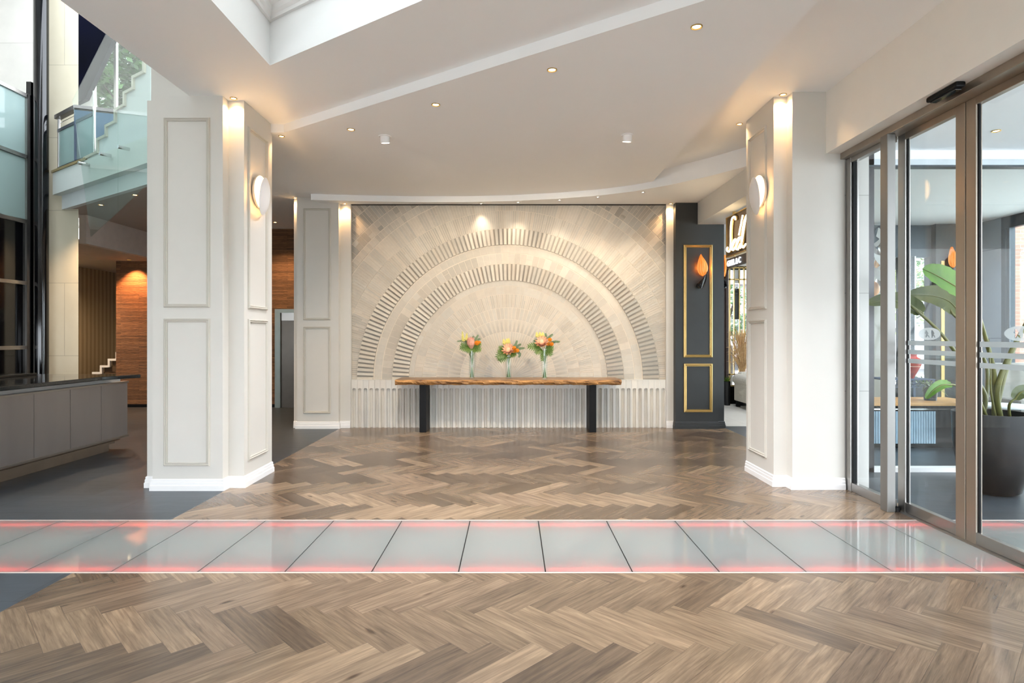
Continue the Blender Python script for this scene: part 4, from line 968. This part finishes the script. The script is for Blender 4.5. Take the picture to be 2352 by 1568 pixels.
def sensor(x, y0, y1, z0, z1, label):
    c = thing('motion_detector', label, 'sensor', (x, (y0+y1)/2, z0)); n_ = 8
    b = MB(); b.box(x-.045, x+.03, y0, y1, z0+.012, z1); b.build('housing', black, c, bevel=.012)
    b = MB(); b.box(x-.03, x+.02, y0+.03, y1-.03, z0, z0+.014); b.build('lens', blackgloss, c, bevel=.004)
sensor(3.34, 4.44, 4.77, 3.435, 3.488, 'black motion sensor under the cream bulkhead above the doors')
sensor(3.78, 4.30, 4.62, 3.47, 3.56, 'black motion sensor outside, seen through the near door leaf')
b = MB(); b.box(3.70, 3.86, 4.2, 4.9, 3.56, 3.78); struct(b.build('trim_8', steelw, origin=(3.8, 4.5, 3.6)))

# ================================================================== PORCH AND LOUNGE BEYOND THE DOORS
sc_ = thing('window_4', 'glazed screen across the porch with a steel transom', 'window', (6.2, 7.05, 0)); sc_['kind'] = 'structure'
b = MB(); b.box(4.15, 10, 7.0, 7.1, 3.59, 3.66); b.build('transom', mat('transom_white', 'c9d2d8', .4, .2), sc_)
b = MB(); b.box(4.15, 10, 6.99, 7.1, 3.57, 3.59); b.build('transom_line', mat('transom_dark', '3d4850', .4), sc_)
b = MB(); b.box(4.15, 10, 7.0, 7.12, 0, .05); b.build('sill', trimpaint, sc_)
b = MB(); b.box(4.15, 4.235, 7.0, 7.12, 0, 3.78); b.build('post', mat('post_grey', '4b4a4c', .35, .6), sc_)
b = MB(); b.box(4.23, 10, 7.04, 7.05, .05, 3.6); b.build('pane', clear, sc_)
# outer window walls of the lounge
dkf = mat('window_frame_dark', '3c444c', .4, .3)
lw = thing('window_5', 'lounge window wall with dark frames, looking onto the street', 'window', (6.8, 11, 0)); lw['kind'] = 'structure'
b = MB(); b.box(5.2, 8.4, 10.98, 11.1, 3.03, 3.62); b.build('header', dkf, lw)
b = MB(); b.box(5.2, 8.4, 10.95, 11.1, 0, .12); b.build('sill', dkf, lw)
for x0, x1 in ((5.2, 5.3), (6.1, 6.16), (7.12, 7.27), (7.64, 7.69)):
    b = MB(); b.box(x0, x1, 10.96, 11.1, .12, 3.03); b.build('mullion', dkf, lw)
b = MB(); b.box(5.2, 7.7, 11.03, 11.04, .12, 3.03); b.build('pane', clear, lw)
b = MB(); b.box(7.0, 7.1, 11.1, 14.1, 0, 3.75); struct(b.build('wall_lounge', greypaint, origin=(7.0, 12, 0)))
# perforated post
m = MB(); xq, wq = 7.262, .10; nx, nz = 5, 120
for i in range(nx):
    for k in range(nz):
        x = xq+wq*i/nx; z = .1+2.95*k/nz; dx, dz = wq/nx, 2.95/nz
        m.prism([(x, 10.94, z+dz*.5), (x+dx*.5, 10.94, z), (x+dx, 10.94, z+dz*.5), (x+dx*.5, 10.94, z+dz)], (0, .01, 0)) if (i+k) % 1 == 0 else None
m2 = MB(); m2.box(xq-.01, xq+wq+.03, 10.951, 10.958, .05, 3.05)
pp = thing('screen_post', 'white post with a dark diamond pattern by the lounge window', 'screen', (xq, 10.95, 0))
m2.build('plate', trimpaint, pp); m.build('diamonds', mat('diamond_dark', '39424c', .5), pp)
wl = MB(); wl.box(7.69, 8.399, 10.86, 11.1, 0, 3.62); struct(wl.build('wall_dark', charcoal, origin=(8, 11, 0)), 'charcoal pier between the lounge windows', 'wall')
b = MB(); b.box(7.775, 7.835, 10.84, 10.862, .1, 2.95); struct(b.build('trim_9', goldpaint, origin=(7.95, 10.85, .1)))
dup(la, (7.93, 10.86, 2.80), 0, label='orange leaf-shaped lamp outside on the charcoal pier, behind the big leaf')
sw_ = thing('window_6', 'side windows of the lounge with grey stone and dark frames', 'window', (8.42, 10, 0)); sw_['kind'] = 'structure'
b = MB(); b.box(8.4, 8.5, 10.28, 10.86, 0, 3.62); b.build('stone_panel', stonegrey, sw_)
b = MB(); b.box(8.4, 8.5, 4, 10.28, 3.42, 3.62); b.box(8.4, 8.5, 4, 10.28, 0, .1); b.build('header', dkf, sw_)
for y0, y1 in ((10.20, 10.28), (10.11, 10.16), (8.6, 8.68), (7.1, 7.18), (4.0, 4.08)):
    b = MB(); b.box(8.4, 8.5, y0, y1, .1, 3.42); b.build('mullion', dkf, sw_)
b = MB(); b.box(8.44, 8.45, 4.05, 10.2, .1, 3.42); b.build('pane', clear, sw_)
b = MB(); bq = at(2318, 700, 12.2).x; b.box(bq, bq+.34, 12.2, 12.6, 0, 7); tag(b.build('brick_pier', redbrick, origin=(bq, 12.2, 0)), 'pinkish brick pier outside the lounge windows', 'pier')
# counter with fluted front
c = thing('bar_counter', 'low dark counter with a pale wood top and fluted glass front, outside the doors', 'counter', (5.6, 8.9, 0))
b = MB(); b.box(4.3, 6.75, 8.48, 9.33, .60, .64); b.build('top', counterwood, c, bevel=.004)
b = MB(); b.box(4.34, 6.7, 8.54, 9.3, 0, .598); b.build('body', black, c)
m = MB()
for i in range(46):
    x = 4.4+i*.036; m.tube([(x, 8.535, .06), (x, 8.535, .52)], .017, 8)
m.build('fluted_front', fluteglass, c, smooth=True)
b = MB(); b.box(4.34, 6.7, 8.52, 8.54, .54, .56); b.build('edge_strip', chrome, c)
# perforated side table and red vase
c = thing('side_table', 'blue-grey perforated metal table carrying the red vase', 'table', (6.6, 10, 0))
b = MB(); b.box(6.1, 6.93, 9.8, 10.3, .865, .885); b.build('top', perf, c)
m = MB()
for i in range(28):
    for k in range(4):
        x = 6.1+.83*i/28; z = .76+.10*k/4; m.prism([(x, 9.8, z+.0125), (x+.0148, 9.8, z), (x+.0296, 9.8, z+.0125), (x+.0148, 9.8, z+.025)], (0, .008, 0)) if (i+k) % 2 else None
m.box(6.1, 6.93, 9.8, 9.81, .745, .757); m.build('apron', perf, c)
for x in (6.12, 6.9):
    for y in (9.82, 10.28):
        b = MB(); b.box(x-.02, x+.02, y-.02, y+.02, 0, .865); b.build('leg', perf, c)
vz = fl(2096, 868, .885); c = thing('vase', 'red vase with pale bands on the perforated table outside', 'vase', (6.66, 9.98, .886))
b = MB(); b.lathe([(.001, 0), (.035, 0), (.06, .06), (.12, .18), (.155, .27), (.15, .31), (.09, .35), (.07, .37), (.085, .40), (.075, .40), (.06, .37), (.001, .36)], (6.66, 9.98, .886), 36, cap=False); b.build('body', redglaze, c, smooth=True)
b = MB(); b.lathe([(.129, .195), (.138, .208)], (6.66, 9.98, .886), 36, cap=False); b.lathe([(.157, .275), (.157, .29)], (6.66, 9.98, .886), 36, cap=False); b.build('bands', mat('vase_band', 'e0b59a', .3), c, smooth=True)
# small potted plant on the counter
def strapplant(name, label, c0, rpot, hpot, leaves, L, potm, m_, up=.8):
    c = thing(name, label, 'plant', c0)
    b = MB(); b.lathe([(.001, 0), (rpot*.8, 0), (rpot, hpot), (rpot*.92, hpot), (rpot*.9, hpot*.9), (.001, hpot*.9)], c0, 28, cap=False); b.build('pot', potm, c, smooth=True)
    b = MB(); 
    for i in range(leaves):
        a = i*2.4; el = random.uniform(.3, 1.3)*up; l = L*random.uniform(.6, 1.1); p = Vector((c0[0], c0[1], c0[2]+hpot*.9)); d = Vector((math.cos(a), math.sin(a), 0)); vs = []
        for k in range(6):
            u = k/5; q = p+d*(l*u*math.cos(el*.8)+.01)+Vector((0, 0, l*(u*math.sin(el)-.55*u*u))); s_ = Vector((-d.y, d.x, 0))*(.014*(1-u)*L/.35+.001); vs += [q-s_, q+s_]
        b.add(vs, [(2*k, 2*k+1, 2*k+3, 2*k+2) for k in range(5)])
    b.build('leaves', m_, c); return c
strapplant('potted_plant', 'arching plant in a black pot on the pale wood counter outside', (6.19, 8.86, .64), .10, .2, 46, .34, potblack, leafolive)
strapplant('potted_plant', 'bushy green plant in a grey pot behind the perforated table outside', (7.3, 10.6, 0), .2, .75, 70, .5, mat('pot_grey', '7a7d80', .6), leafdark, 1.1)
# bird-of-paradise in a big black pot
pc = (4.91, 6.12)
c = thing('potted_plant', 'tall bird-of-paradise plant in a big black pot just outside the doors', 'plant', (pc[0], pc[1], 0))
b = MB(); b.lathe([(.001, 0), (.19, 0), (.235, .03), (.30, .25), (.335, .55), (.345, .815), (.325, .815), (.32, .74), (.001, .74)], (pc[0], pc[1], 0), 48, cap=False); b.build('pot', potblack, c, smooth=True)
b = MB(); b.lathe([(.001, .745), (.315, .745)], (pc[0], pc[1], 0), 32, cap=False); b.build('soil', soil, c)
def paddle(pts, w, m_, fold=.25, nv=6, name='leaf'):
    P = [Vector(p) for p in pts]; n = 16; mb = MB(); vs = []
    def C(u):
        u = u*(len(P)-1); i = min(int(u), len(P)-2); t_ = u-i
        p0, p1, p2, p3 = P[max(i-1, 0)], P[i], P[i+1], P[min(i+2, len(P)-1)]
        return .5*((2*p1)+(p2-p0)*t_+(2*p0-5*p1+4*p2-p3)*t_*t_+(3*p1-p0-3*p2+p3)*t_**3)
    for k in range(n+1):
        u = k/n; p = C(u); tg = (C(min(1, u+.03))-C(max(0, u-.03))).normalized(); side = tg.cross(Vector((-.35, -.85, .4))).normalized(); nr = side.cross(tg)
        ww = w*(max(0, math.sin(PI*(u**.8)))**.6)+.002
        for j in range(nv+1):
            v = j/nv*2-1; vs.append(p+side*ww*v+nr*(abs(v)*fold*ww+.006*math.sin(u*40)*abs(v)))
    mb.add(vs, [(k*(nv+1)+j, k*(nv+1)+j+1, (k+1)*(nv+1)+j+1, (k+1)*(nv+1)+j) for k in range(n) for j in range(nv)])
    mb.build(name, m_, c, smooth=True)
    mb = MB(); mb.tube([C(k/12)+Vector((0, -.004, 0)) for k in range(13)], [.009*(1-k/14) for k in range(13)], 6); mb.build('midrib', stalk, c, smooth=True)
def stk(pts, r0, r1):
    mb = MB(); n = len(pts); P = [Vector(p) for p in pts]; Q = []
    for i in range(n-1):
        for k in range(5):
            t_ = k/5; p0, p1, p2, p3 = P[max(i-1, 0)], P[i], P[i+1], P[min(i+2, n-1)]
            Q.append(.5*((2*p1)+(p2-p0)*t_+(2*p0-5*p1+4*p2-p3)*t_*t_+(3*p1-p0-3*p2+p3)*t_**3))
    Q.append(P[-1]); mb.tube(Q, [r0+(r1-r0)*k/(len(Q)-1) for k in range(len(Q))], 8); mb.build('stalk', stalk, c, smooth=True)
def A(px, py, Y): return tuple(at(px, py, Y))
root_ = lambda dx, dy: (pc[0]+dx, pc[1]+dy, .74)
stk([root_(.02, 0), A(2283, 860, 6.0), A(2262, 770, 5.9), A(2240, 700, 5.85), A(2222, 668, 5.8)], .026, .012)
paddle([A(2224, 676, 5.8), A(2190, 655, 5.75), A(2150, 632, 5.7), A(2118, 617, 5.7)], .13, leafstrel)
stk([root_(-.03, .1), A(2262, 905, 6.2), A(2215, 838, 6.2), A(2160, 764, 6.2), A(2097, 706, 6.25), A(2080, 695, 6.3)], .024, .012)
paddle([A(2120, 720, 6.25), A(2088, 700, 6.3), A(2040, 690, 6.3), A(1990, 697, 6.35)], .10, leafolive)
stk([root_(.0, .12), A(2268, 850, 6.3), A(2225, 760, 6.3), A(2190, 722, 6.3), A(2180, 705, 6.35)], .02, .01)
paddle([A(2206, 722, 6.3), A(2180, 692, 6.35), A(2140, 679, 6.4), A(2085, 676, 6.45)], .13, leafolive)
stk([root_(-.08, -.05), A(2240, 905, 5.9), A(2205, 888, 5.85), A(2175, 880, 5.8)], .016, .008)
paddle([A(2185, 884, 5.8), A(2163, 884, 5.75), A(2142, 897, 5.7), A(2126, 916, 5.7)], .045, leafstrel, .5)
stk([root_(.06, -.03), A(2290, 900, 6.0), A(2312, 830, 5.95), A(2345, 765, 5.9), A(2385, 690, 5.85), A(2410, 640, 5.8)], .03, .014)
paddle([A(2400, 660, 5.8), A(2425, 590, 5.8), A(2460, 520, 5.75), A(2500, 470, 5.7)], .15, leafstrel)
stk([root_(.05, .03), A(2300, 890, 6.15), A(2325, 810, 6.15), A(2365, 730, 6.2), A(2400, 660, 6.2)], .026, .012)
paddle([A(2395, 670, 6.2), A(2420, 600, 6.25), A(2450, 540, 6.3), A(2490, 500, 6.3)], .13, leafdark)
stk([root_(.0, -.05), A(2276, 900, 5.95), A(2275, 850, 5.9), A(2271, 778, 5.9)], .012, .004)
stk([root_(.1, -.1), A(2318, 930, 5.85), A(2332, 915, 5.82)], .014, .01)
paddle([A(2330, 918, 5.82), A(2345, 900, 5.8), A(2375, 900, 5.78), A(2400, 925, 5.75)], .06, leafolive)
# arm chair
c = thing('armchair', 'high-backed grey velvet armchair outside behind the big plant', 'armchair', (7.1, 8.0, 0))
def rbox(x0, x1, y0, y1, z0, z1, name, m_, bv, root):
    b = MB(); b.box(x0, x1, y0, y1, z0, z1); return b.build(name, m_, root, bevel=bv)
rbox(6.6, 7.5, 8.2, 8.42, .25, 1.22, 'backrest', velvet, .09, c); rbox(6.62, 7.48, 7.62, 8.22, .28, .5, 'seat', velvet, .06, c)
rbox(6.48, 6.64, 7.62, 8.35, .25, .78, 'armrest', velvet, .06, c); rbox(7.46, 7.62, 7.62, 8.35, .25, .78, 'armrest', velvet, .06, c)
for x in (6.58, 7.5):
    for y in (7.7, 8.3):
        b = MB(); b.tube([(x, y, 0), (x, y, .26)], .02, 8); b.build('leg', black, c)
c = thing('table', 'round white table in front of the grey armchair outside', 'table', (6.2, 7.5, 0))
b = MB(); b.lathe([(.001, .70), (.3, .70), (.31, .715), (.3, .73), (.001, .73)], (6.2, 7.5, 0), 40, cap=False); b.build('top', chairwhite, c, smooth=True)
b = MB(); b.lathe([(.2, 0), (.2, .02), (.03, .03), (.03, .70)], (6.2, 7.5, 0), 28); b.build('pedestal', steel, c, smooth=True)
# pendant ribbon lamp seen through the side window
c = thing('pendant_lamp', 'hanging lamp of crumpled silver ribbon, seen through the narrow side window', 'pendant lamp', (5.45, 9.0, 3.62))
b = MB(); b.tube([(5.40, 9.0, 3.62), (5.40, 9.0, 3.1)], .006, 6); b.build('cord', black, c)
for k in range(3):
    b = MB(); vs = []; n = 40
    for i in range(n+1):
        u = i/n; a = u*5.5+k*2.1; r_ = .16+.07*math.sin(u*9+k); p = Vector((5.46+r_*math.cos(a)*.8, 9+r_*math.sin(a), 3.12-.80*u)); w_ = Vector((math.sin(a*1.7)*.05, math.cos(a*1.3)*.05, .07)); vs += [p-w_, p+w_]
    b.add(vs, [(2*i, 2*i+1, 2*i+3, 2*i+2) for i in range(n)]); b.build('ribbon', chrome, c, smooth=True)
b = MB(); b.sphere((5.44, 9.0, 2.30), .10, 16, 10, (.8, .8, 1.1)); b.build('bulb_shade', mat('amber_shade', 'c98a4a', .4), c, smooth=True)

# ================================================================== RESTAURANT CORNER
s_ = thing('hanging_sign', 'gold-framed hanging sign with glowing script letters', 'sign', (3.4, 8.6, 2.84))
b = MB(); b.box(3.405, 3.45, 7.5, 9.46, 2.84, 3.44); b.build('panel', signback, s_)
b = MB(); b.box(3.385, 3.46, 7.48, 9.48, 3.44, 3.455); b.box(3.385, 3.46, 7.48, 9.48, 2.825, 2.84); b.box(3.385, 3.46, 9.46, 9.475, 2.84, 3.44); b.box(3.385, 3.46, 7.48, 7.495, 2.84, 3.44); b.build('frame', gold, s_)
b = MB(); b.tube([(3.42, 9.2, 3.455), (3.42, 9.2, 3.499)], .03, 12); b.tube([(3.42, 7.8, 3.455), (3.42, 7.8, 3.499)], .03, 12); b.build('hanger', gold, s_)
strokes = [[(1693, 505), (1692.5, 499), (1689, 498), (1685, 503), (1683, 515), (1682, 535), (1682, 555), (1681, 570), (1679, 577), (1675, 577), (1673, 572), (1675, 568)],
           [(1684, 573), (1687, 564), (1692, 553), (1694, 550), (1691, 550), (1687, 557), (1684, 570), (1688, 574), (1694, 566)],
           [(1694, 568), (1698, 558), (1703, 547), (1704, 545), (1700, 547), (1696, 558), (1694, 570), (1699, 572), (1704, 560)],
           [(1710, 494), (1706, 515), (1701, 540)], [(1704, 570), (1708, 555), (1712, 530), (1716, 505), (1719, 494), (1713, 510), (1709, 535), (1707, 560), (1711, 568), (1717, 560)]]
for k, st in enumerate(strokes):
    pts = [onx(x, y, 3.39) for x, y in st]; Q = []
    for i in range(len(pts)-1):
        for j in range(4):
            t_ = j/4; p0, p1, p2, p3 = pts[max(i-1, 0)], pts[i], pts[i+1], pts[min(i+2, len(pts)-1)]
            Q.append(.5*((2*p1)+(p2-p0)*t_+(2*p0-5*p1+4*p2-p3)*t_*t_+(3*p1-p0-3*p2+p3)*t_**3))
    Q.append(pts[-1])
    for q in Q: q.x = 3.365
    b = MB(); b.tube(Q, .014, 8); b.build('script_letter', signlit, s_, smooth=True)
    b = MB(); b.tube([q+Vector((.025, 0, 0)) for q in Q], .023, 8); b.build('letter_channel', gold, s_, smooth=True)
point('sign_lamp', (3.2, 8.9, 3.15), 2.0, 'ffe0b0', .1)
g_ = thing('hanging_sign', 'dark lettered board GRILL hanging below the glowing script sign', 'sign', (3.4, 8.6, 2.66))
b = MB(); b.box(3.40, 3.44, 7.6, 9.49, 2.655, 2.80); b.build('board', mat('board_dark', '3a3734', .5), g_)
b = MB(); b.tube([(3.42, 9.2, 2.80), (3.42, 9.2, 2.826)], .01, 8); b.tube([(3.42, 8.0, 2.80), (3.42, 8.0, 2.826)], .01, 8); b.build('hanger', gold, g_)
cu = bpy.data.curves.new('letters', 'FONT'); cu.body = 'GRILL & C'; cu.size = .125; cu.extrude = .006; cu.offset = .0005
to = bpy.data.objects.new('letters_tmp', cu); COL.objects.link(to); bpy.context.view_layer.update()
me = bpy.data.meshes.new_from_object(to.evaluated_get(bpy.context.evaluated_depsgraph_get())); bpy.data.objects.remove(to)
R_ = Matrix(((0, 0, -1), (-1, 0, 0), (0, 1, 0))).to_4x4(); me.transform(R_); me.transform(Matrix.Translation((3.393-3.4, 9.44-8.6, 2.683-2.66))); me.materials.clear(); me.materials.append(letterlit)
lo = bpy.data.objects.new('lettering', me); COL.objects.link(lo); lo.parent = g_
# window with gold glazing frame, facade outside
rw = thing('window_7', 'restaurant window with slim gold glazing bars', 'window', (4.6, 14.6, 0)); rw['kind'] = 'structure'
b = MB(); 
for x0, x1, z0, z1 in ((4.955, 5.005, .35, 3.33), (5.30, 5.35, .35, 3.33), (5.66, 5.70, .35, 3.33)): b.box(x0, x1, 14.5, 14.56, z0, z1)
for z in (.35, 1.0, 2.87, 3.30): b.box(4.955, 6.6, 14.5, 14.56, z, z+.035)
b = MB()
X_ = lambda px: at(px, 0, 13.9).x
Z_ = lambda py: at(0, py, 13.9).z
for a_, e_ in ((1674, 1677), (1684.5, 1686.5), (1697, 1699), (1707, 1710)): b.box(X_(a_), X_(e_), 13.88, 13.92, Z_(890 if a_ != 1684.5 and a_ != 1697 else 860), Z_(612))
for y_ in (613, 640, 858, 884): b.box(X_(1674), X_(1760), 13.88, 13.92, Z_(y_+3), Z_(y_))
b.build('gold_bars', goldpaint, rw)
b = MB(); b.box(X_(1686), X_(1698), 13.94, 13.96, Z_(733), Z_(662)); b.build('dark_panel', charcoal, rw)
b = MB(); b.box(X_(1686), X_(1698), 13.93, 13.95, Z_(650), Z_(620)); b.build('pale_panel', mat('pale_panel', 'c9c9c4', .5), rw)
b = MB(); b.box(4.6, 9, 13.99, 14.1, 0, Z_(885)); b.box(4.6, 9, 13.99, 14.1, Z_(618), 3.75); b.build('dark_wall', black, rw)
b = MB(); b.box(4.6, 9, 14.02, 14.03, Z_(884), Z_(618)); b.build('pane', clear, rw)
b = MB(); b.box(X_(1667)-.03, X_(1669.5), 13.8, 13.86, 0, Z_(600)); b.box(X_(1667)-.06, X_(1672), 13.87, 13.98, 0, Z_(655)); struct(b.build('trim_10', mat('jamb_brown', '3b2a22', .6), origin=(4.9, 13.9, 0)))
b = MB(); b.box(3.66, 4.9, 12.0, 12.1, 3.0, 3.75); struct(b.build('wall_header', paint, origin=(4.3, 12, 3)))
b = MB(); b.box(2.82, 3.66, 10.9, 11.0, 0, 3.75); b.box(3.3, 3.66, 11.0, 14.1, 0, 3.75); struct(b.build('wall_restaurant', paint, origin=(3.5, 12, 0)))
b = MB(); b.box(3.66, X_(1667), 14.0, 14.2, 0, 3.75); struct(b.build('wall_restaurant_end', charcoal, origin=(4, 14, 0)))
sf = thing('sofa', 'cream rolled-arm sofa in the restaurant beyond the charcoal pilaster', 'sofa', (5.9, 13.1, 0))
b = MB(); b.box(5.05, 6.8, 12.75, 13.5, .14, .45); b.build('base', sofafab, sf, bevel=.03)
for x in (5.08, 6.72):
    b = MB(); b.tube([(x, 12.7, .62), (x, 13.5, .62)], .12, 20); b.build('arm_roll', sofafab, sf, bevel=.02, smooth=False); b = MB(); b.box(x-.075, x+.09, 12.72, 13.5, .14, .62); b.build('arm', sofafab, sf, bevel=.02)
b = MB(); b.box(5.1, 6.7, 13.4, 13.6, .3, .78); b.build('backrest', sofafab, sf, bevel=.06)
for x in (5.08, 6.72):
    for y in (12.78, 13.45): b = MB(); b.box(x-.04, x+.04, y-.04, y+.04, 0, .14); b.build('leg', black, sf)
pg = thing('pampas_grass', 'dry tan pampas grass standing behind the cream sofa', 'plant', (5.25, 13.75, 0))
b = MB(); b.lathe([(.001, 0), (.12, 0), (.16, .3), (.1, .62), (.085, .62), (.001, .6)], (5.28, 13.72, 0), 24, cap=False); b.build('pot', potblack, pg, smooth=True)
b = MB()
for i in range(260):
    a = random.uniform(0, 2*PI); h = random.uniform(.35, 1.15); sp = random.uniform(.05, .34); p = Vector((5.28, 13.72, .6)); q = p+Vector((sp*math.cos(a)*.9, sp*math.sin(a)*.4, h)); mid = (p+q)/2+Vector((-.03*math.cos(a), 0, .05))
    b.tube([p, mid, q, q+Vector((.08*math.cos(a), 0, .02-.06*random.random()))], [.003, .004, .006, .001], 4, cap=False)
b.build('plumes', pampas, pg); pg['kind'] = ''
del pg['kind']
strapplant('potted_plant', 'leafy green plant in the restaurant beside the gold glazing bars', (4.93, 13.72, 0), .08, .55, 30, .42, potblack, leafdark, 1.7)
for i, (x, y, w_) in enumerate(((4.6, 12.4, 60), (5.0, 9.6, 90), (7.2, 9.4, 90), (5.0, 4.6, 70), (7.0, 5.6, 70))):  # fixtures and spots added to brighten the lounge, porch and restaurant
    z_ = 3.62 if y > 7 else 3.78
    dup(dl, (x, y, z_-.001), label='added fill light in the white ceiling beyond the doors, ' + ['over the sofa', 'over the dark counter', 'over the lounge window', 'over the glass strip', 'over the big plant'][i], group='recessed lights away from the lobby')
    spot('lounge_fill', (x, y, z_-.03), (x, y, 0), w_*.8, 'e2ebff', 150, .9)

# ================================================================== OUTSIDE
b = MB(); b.box(-30, 45, 16.2, 60, -.2, -.1); b.box(12.6, 45, -30, 16.2, -.2, -.1); b.box(7.1, 12.6, 11.1, 16.2, -.2, -.1); b.box(8.5, 12.6, 7.0, 11.1, -.2, -.1); b.box(-11.4, 12.6, -30, -3.0, -.2, -.1); struct(b.build('ground', bounce_ground, origin=(10, 30, -.1)))
def tree(x, y, h, cr, cz, n, m_, label, sz=.16, seed=1):
    rnd = random.Random(seed); t = thing('tree', label, 'tree', (x, y, 0))
    b = MB(); b.tube([(x, y, -.1), (x+.1, y, h*.35), (x-.05, y+.1, h*.6), (x, y, h*.85)], [.2, .16, .11, .05], 10)
    for k in range(7):
        a = k*2.2; z0 = h*(.3+.07*k); b.tube([(x, y, z0), (x+cr*.4*math.cos(a), y+cr*.4*math.sin(a), z0+.25), (x+cr*.85*math.cos(a), y+cr*.85*math.sin(a), z0+.7)], [.08, .05, .015], 6)
    b.build('trunk', bark, t, smooth=True)
    b = MB(); vs = []; fs = []
    cl = [(rnd.uniform(-1, 1)*cr*.75, rnd.uniform(-1, 1)*cr*.75, rnd.uniform(-1, 1)*cz*.8) for _ in range(34)]
    for i in range(n):
        c_ = rnd.choice(cl); p = Vector((x+c_[0]+rnd.gauss(0, cr*.17), y+c_[1]+rnd.gauss(0, cr*.17), h*.72+c_[2]+rnd.gauss(0, cz*.13)))
        u = Vector((rnd.uniform(-1, 1), rnd.uniform(-1, 1), rnd.uniform(-.6, .3))).normalized(); w_ = u.cross(Vector((rnd.uniform(-1, 1), rnd.uniform(-1, 1), 1))).normalized(); s2_ = sz*rnd.uniform(.6, 1.2); o = len(vs)
        vs += [p, p+u*s2_*.5+w_*s2_*.25, p+u*s2_, p+u*s2_*.5-w_*s2_*.25]; fs.append((o, o+1, o+2, o+3))
    b.add(vs, fs); b.build('foliage', m_, t)
tree(-10.2, 16.9, 11.0, 2.3, 3.2, 20000, treeleaf, 'big green tree outside the high atrium window', .26, 3)
tree(9.6, 16.0, 5.0, 1.7, 1.8, 9000, treeleaf2, 'yellow-green tree on the street behind the lounge window', .11, 5)
tree(13.2, 15.0, 5.0, 1.5, 1.8, 6000, treeleaf2, 'yellow-green tree beyond the brick pier outside', .2, 7)
tree(12.9, 21.5, 7, 2.2, 2.2, 2500, treeleaf, 'green tree farther down the street between the buildings', .22, 9)
tree(6.4, 18, 3.0, 1.0, .9, 1500, treeleaf, 'small green tree outside the restaurant window', .16, 11)
def facadeb(x0, x1, y, h, label, nx, nz):
    c = thing('building', label, 'building', ((x0+x1)/2, y, -.1))
    b = MB(); b.box(x0, x1, y, y+4, -.1, h); b.build('wall', facade, c)
    for i in range(nx):
        for k in range(nz):
            xx = x0+(x1-x0)*(i+.28)/nx; zq = h*(k+.3)/nz; b = MB(); b.box(xx, xx+(x1-x0)/nx*.42, y-.03, y+.05, zq, zq+h/nz*.42); b.build('window', windark, c)
    for k in range(nz):
        b = MB(); b.box(x0, x1, y-.25, y, h*(k+.08)/nz, h*(k+.16)/nz); b.build('balcony_slab', facade, c)
facadeb(5.4, 9.2, 22, 9, 'white apartment building seen through the restaurant window', 6, 8)
facadeb(13, 24, 26, 14, 'white apartment building across the street seen through the lounge windows', 9, 7)
# ================================================================== WORLD, CAMERA, VIEW
w = bpy.data.worlds.new('overcast_sky'); SC.world = w; w.use_nodes = True
bg = w.node_tree.nodes['Background']; bg.inputs[0].default_value = (.86, .925, 1.0, 1); bg.inputs[1].default_value = 4.0
portal('daylight_rear', (-3.8, -3.0, .95), (0, 1, 0), 14.6, 1.9)
portal('daylight_well', (-.4, 2.7, 4.88), (0, 0, -1), 3.7, 5.6)
portal('daylight_atrium', (-7.4, 10.1, 9.48), (0, 0, -1), 4.5, 5.2)
portal('daylight_porch', (8.1, -1.0, 1.9), (0, 1, 0), 9, 3.8)
portal('daylight_lounge', (12.6, 7, 1.9), (-1, 0, 0), 16, 3.8)
portal('daylight_lounge_end', (8.1, 15.2, 1.9), (0, -1, 0), 9, 3.8)
cam = bpy.data.cameras.new('camera'); co = bpy.data.objects.new('camera', cam); COL.objects.link(co); SC.camera = co
cam.sensor_width = 36; cam.sensor_fit = 'HORIZONTAL'; cam.lens = 36*F/2352; cam.shift_y = -14/2352; cam.clip_end = 200
co.location = (0, 0, H); co.rotation_euler = (PI/2, 0, 0)
SC.view_settings.view_transform = 'Standard'; SC.view_settings.look = 'None'; SC.view_settings.gamma = 1; SC.view_settings.exposure = 1.28
SC.view_settings.use_curve_mapping = False
cy = SC.cycles; cy.use_denoising = True; cy.max_bounces = 9; cy.diffuse_bounces = 4; cy.glossy_bounces = 3; cy.transmission_bounces = 6; cy.transparent_max_bounces = 24
cy.sample_clamp_indirect = 6; cy.caustics_reflective = False; cy.caustics_refractive = False
try: cy.denoiser = 'OPENIMAGEDENOISE'
except Exception: pass

cy.use_adaptive_sampling = True; cy.adaptive_threshold = .08; cy.adaptive_min_samples = 16
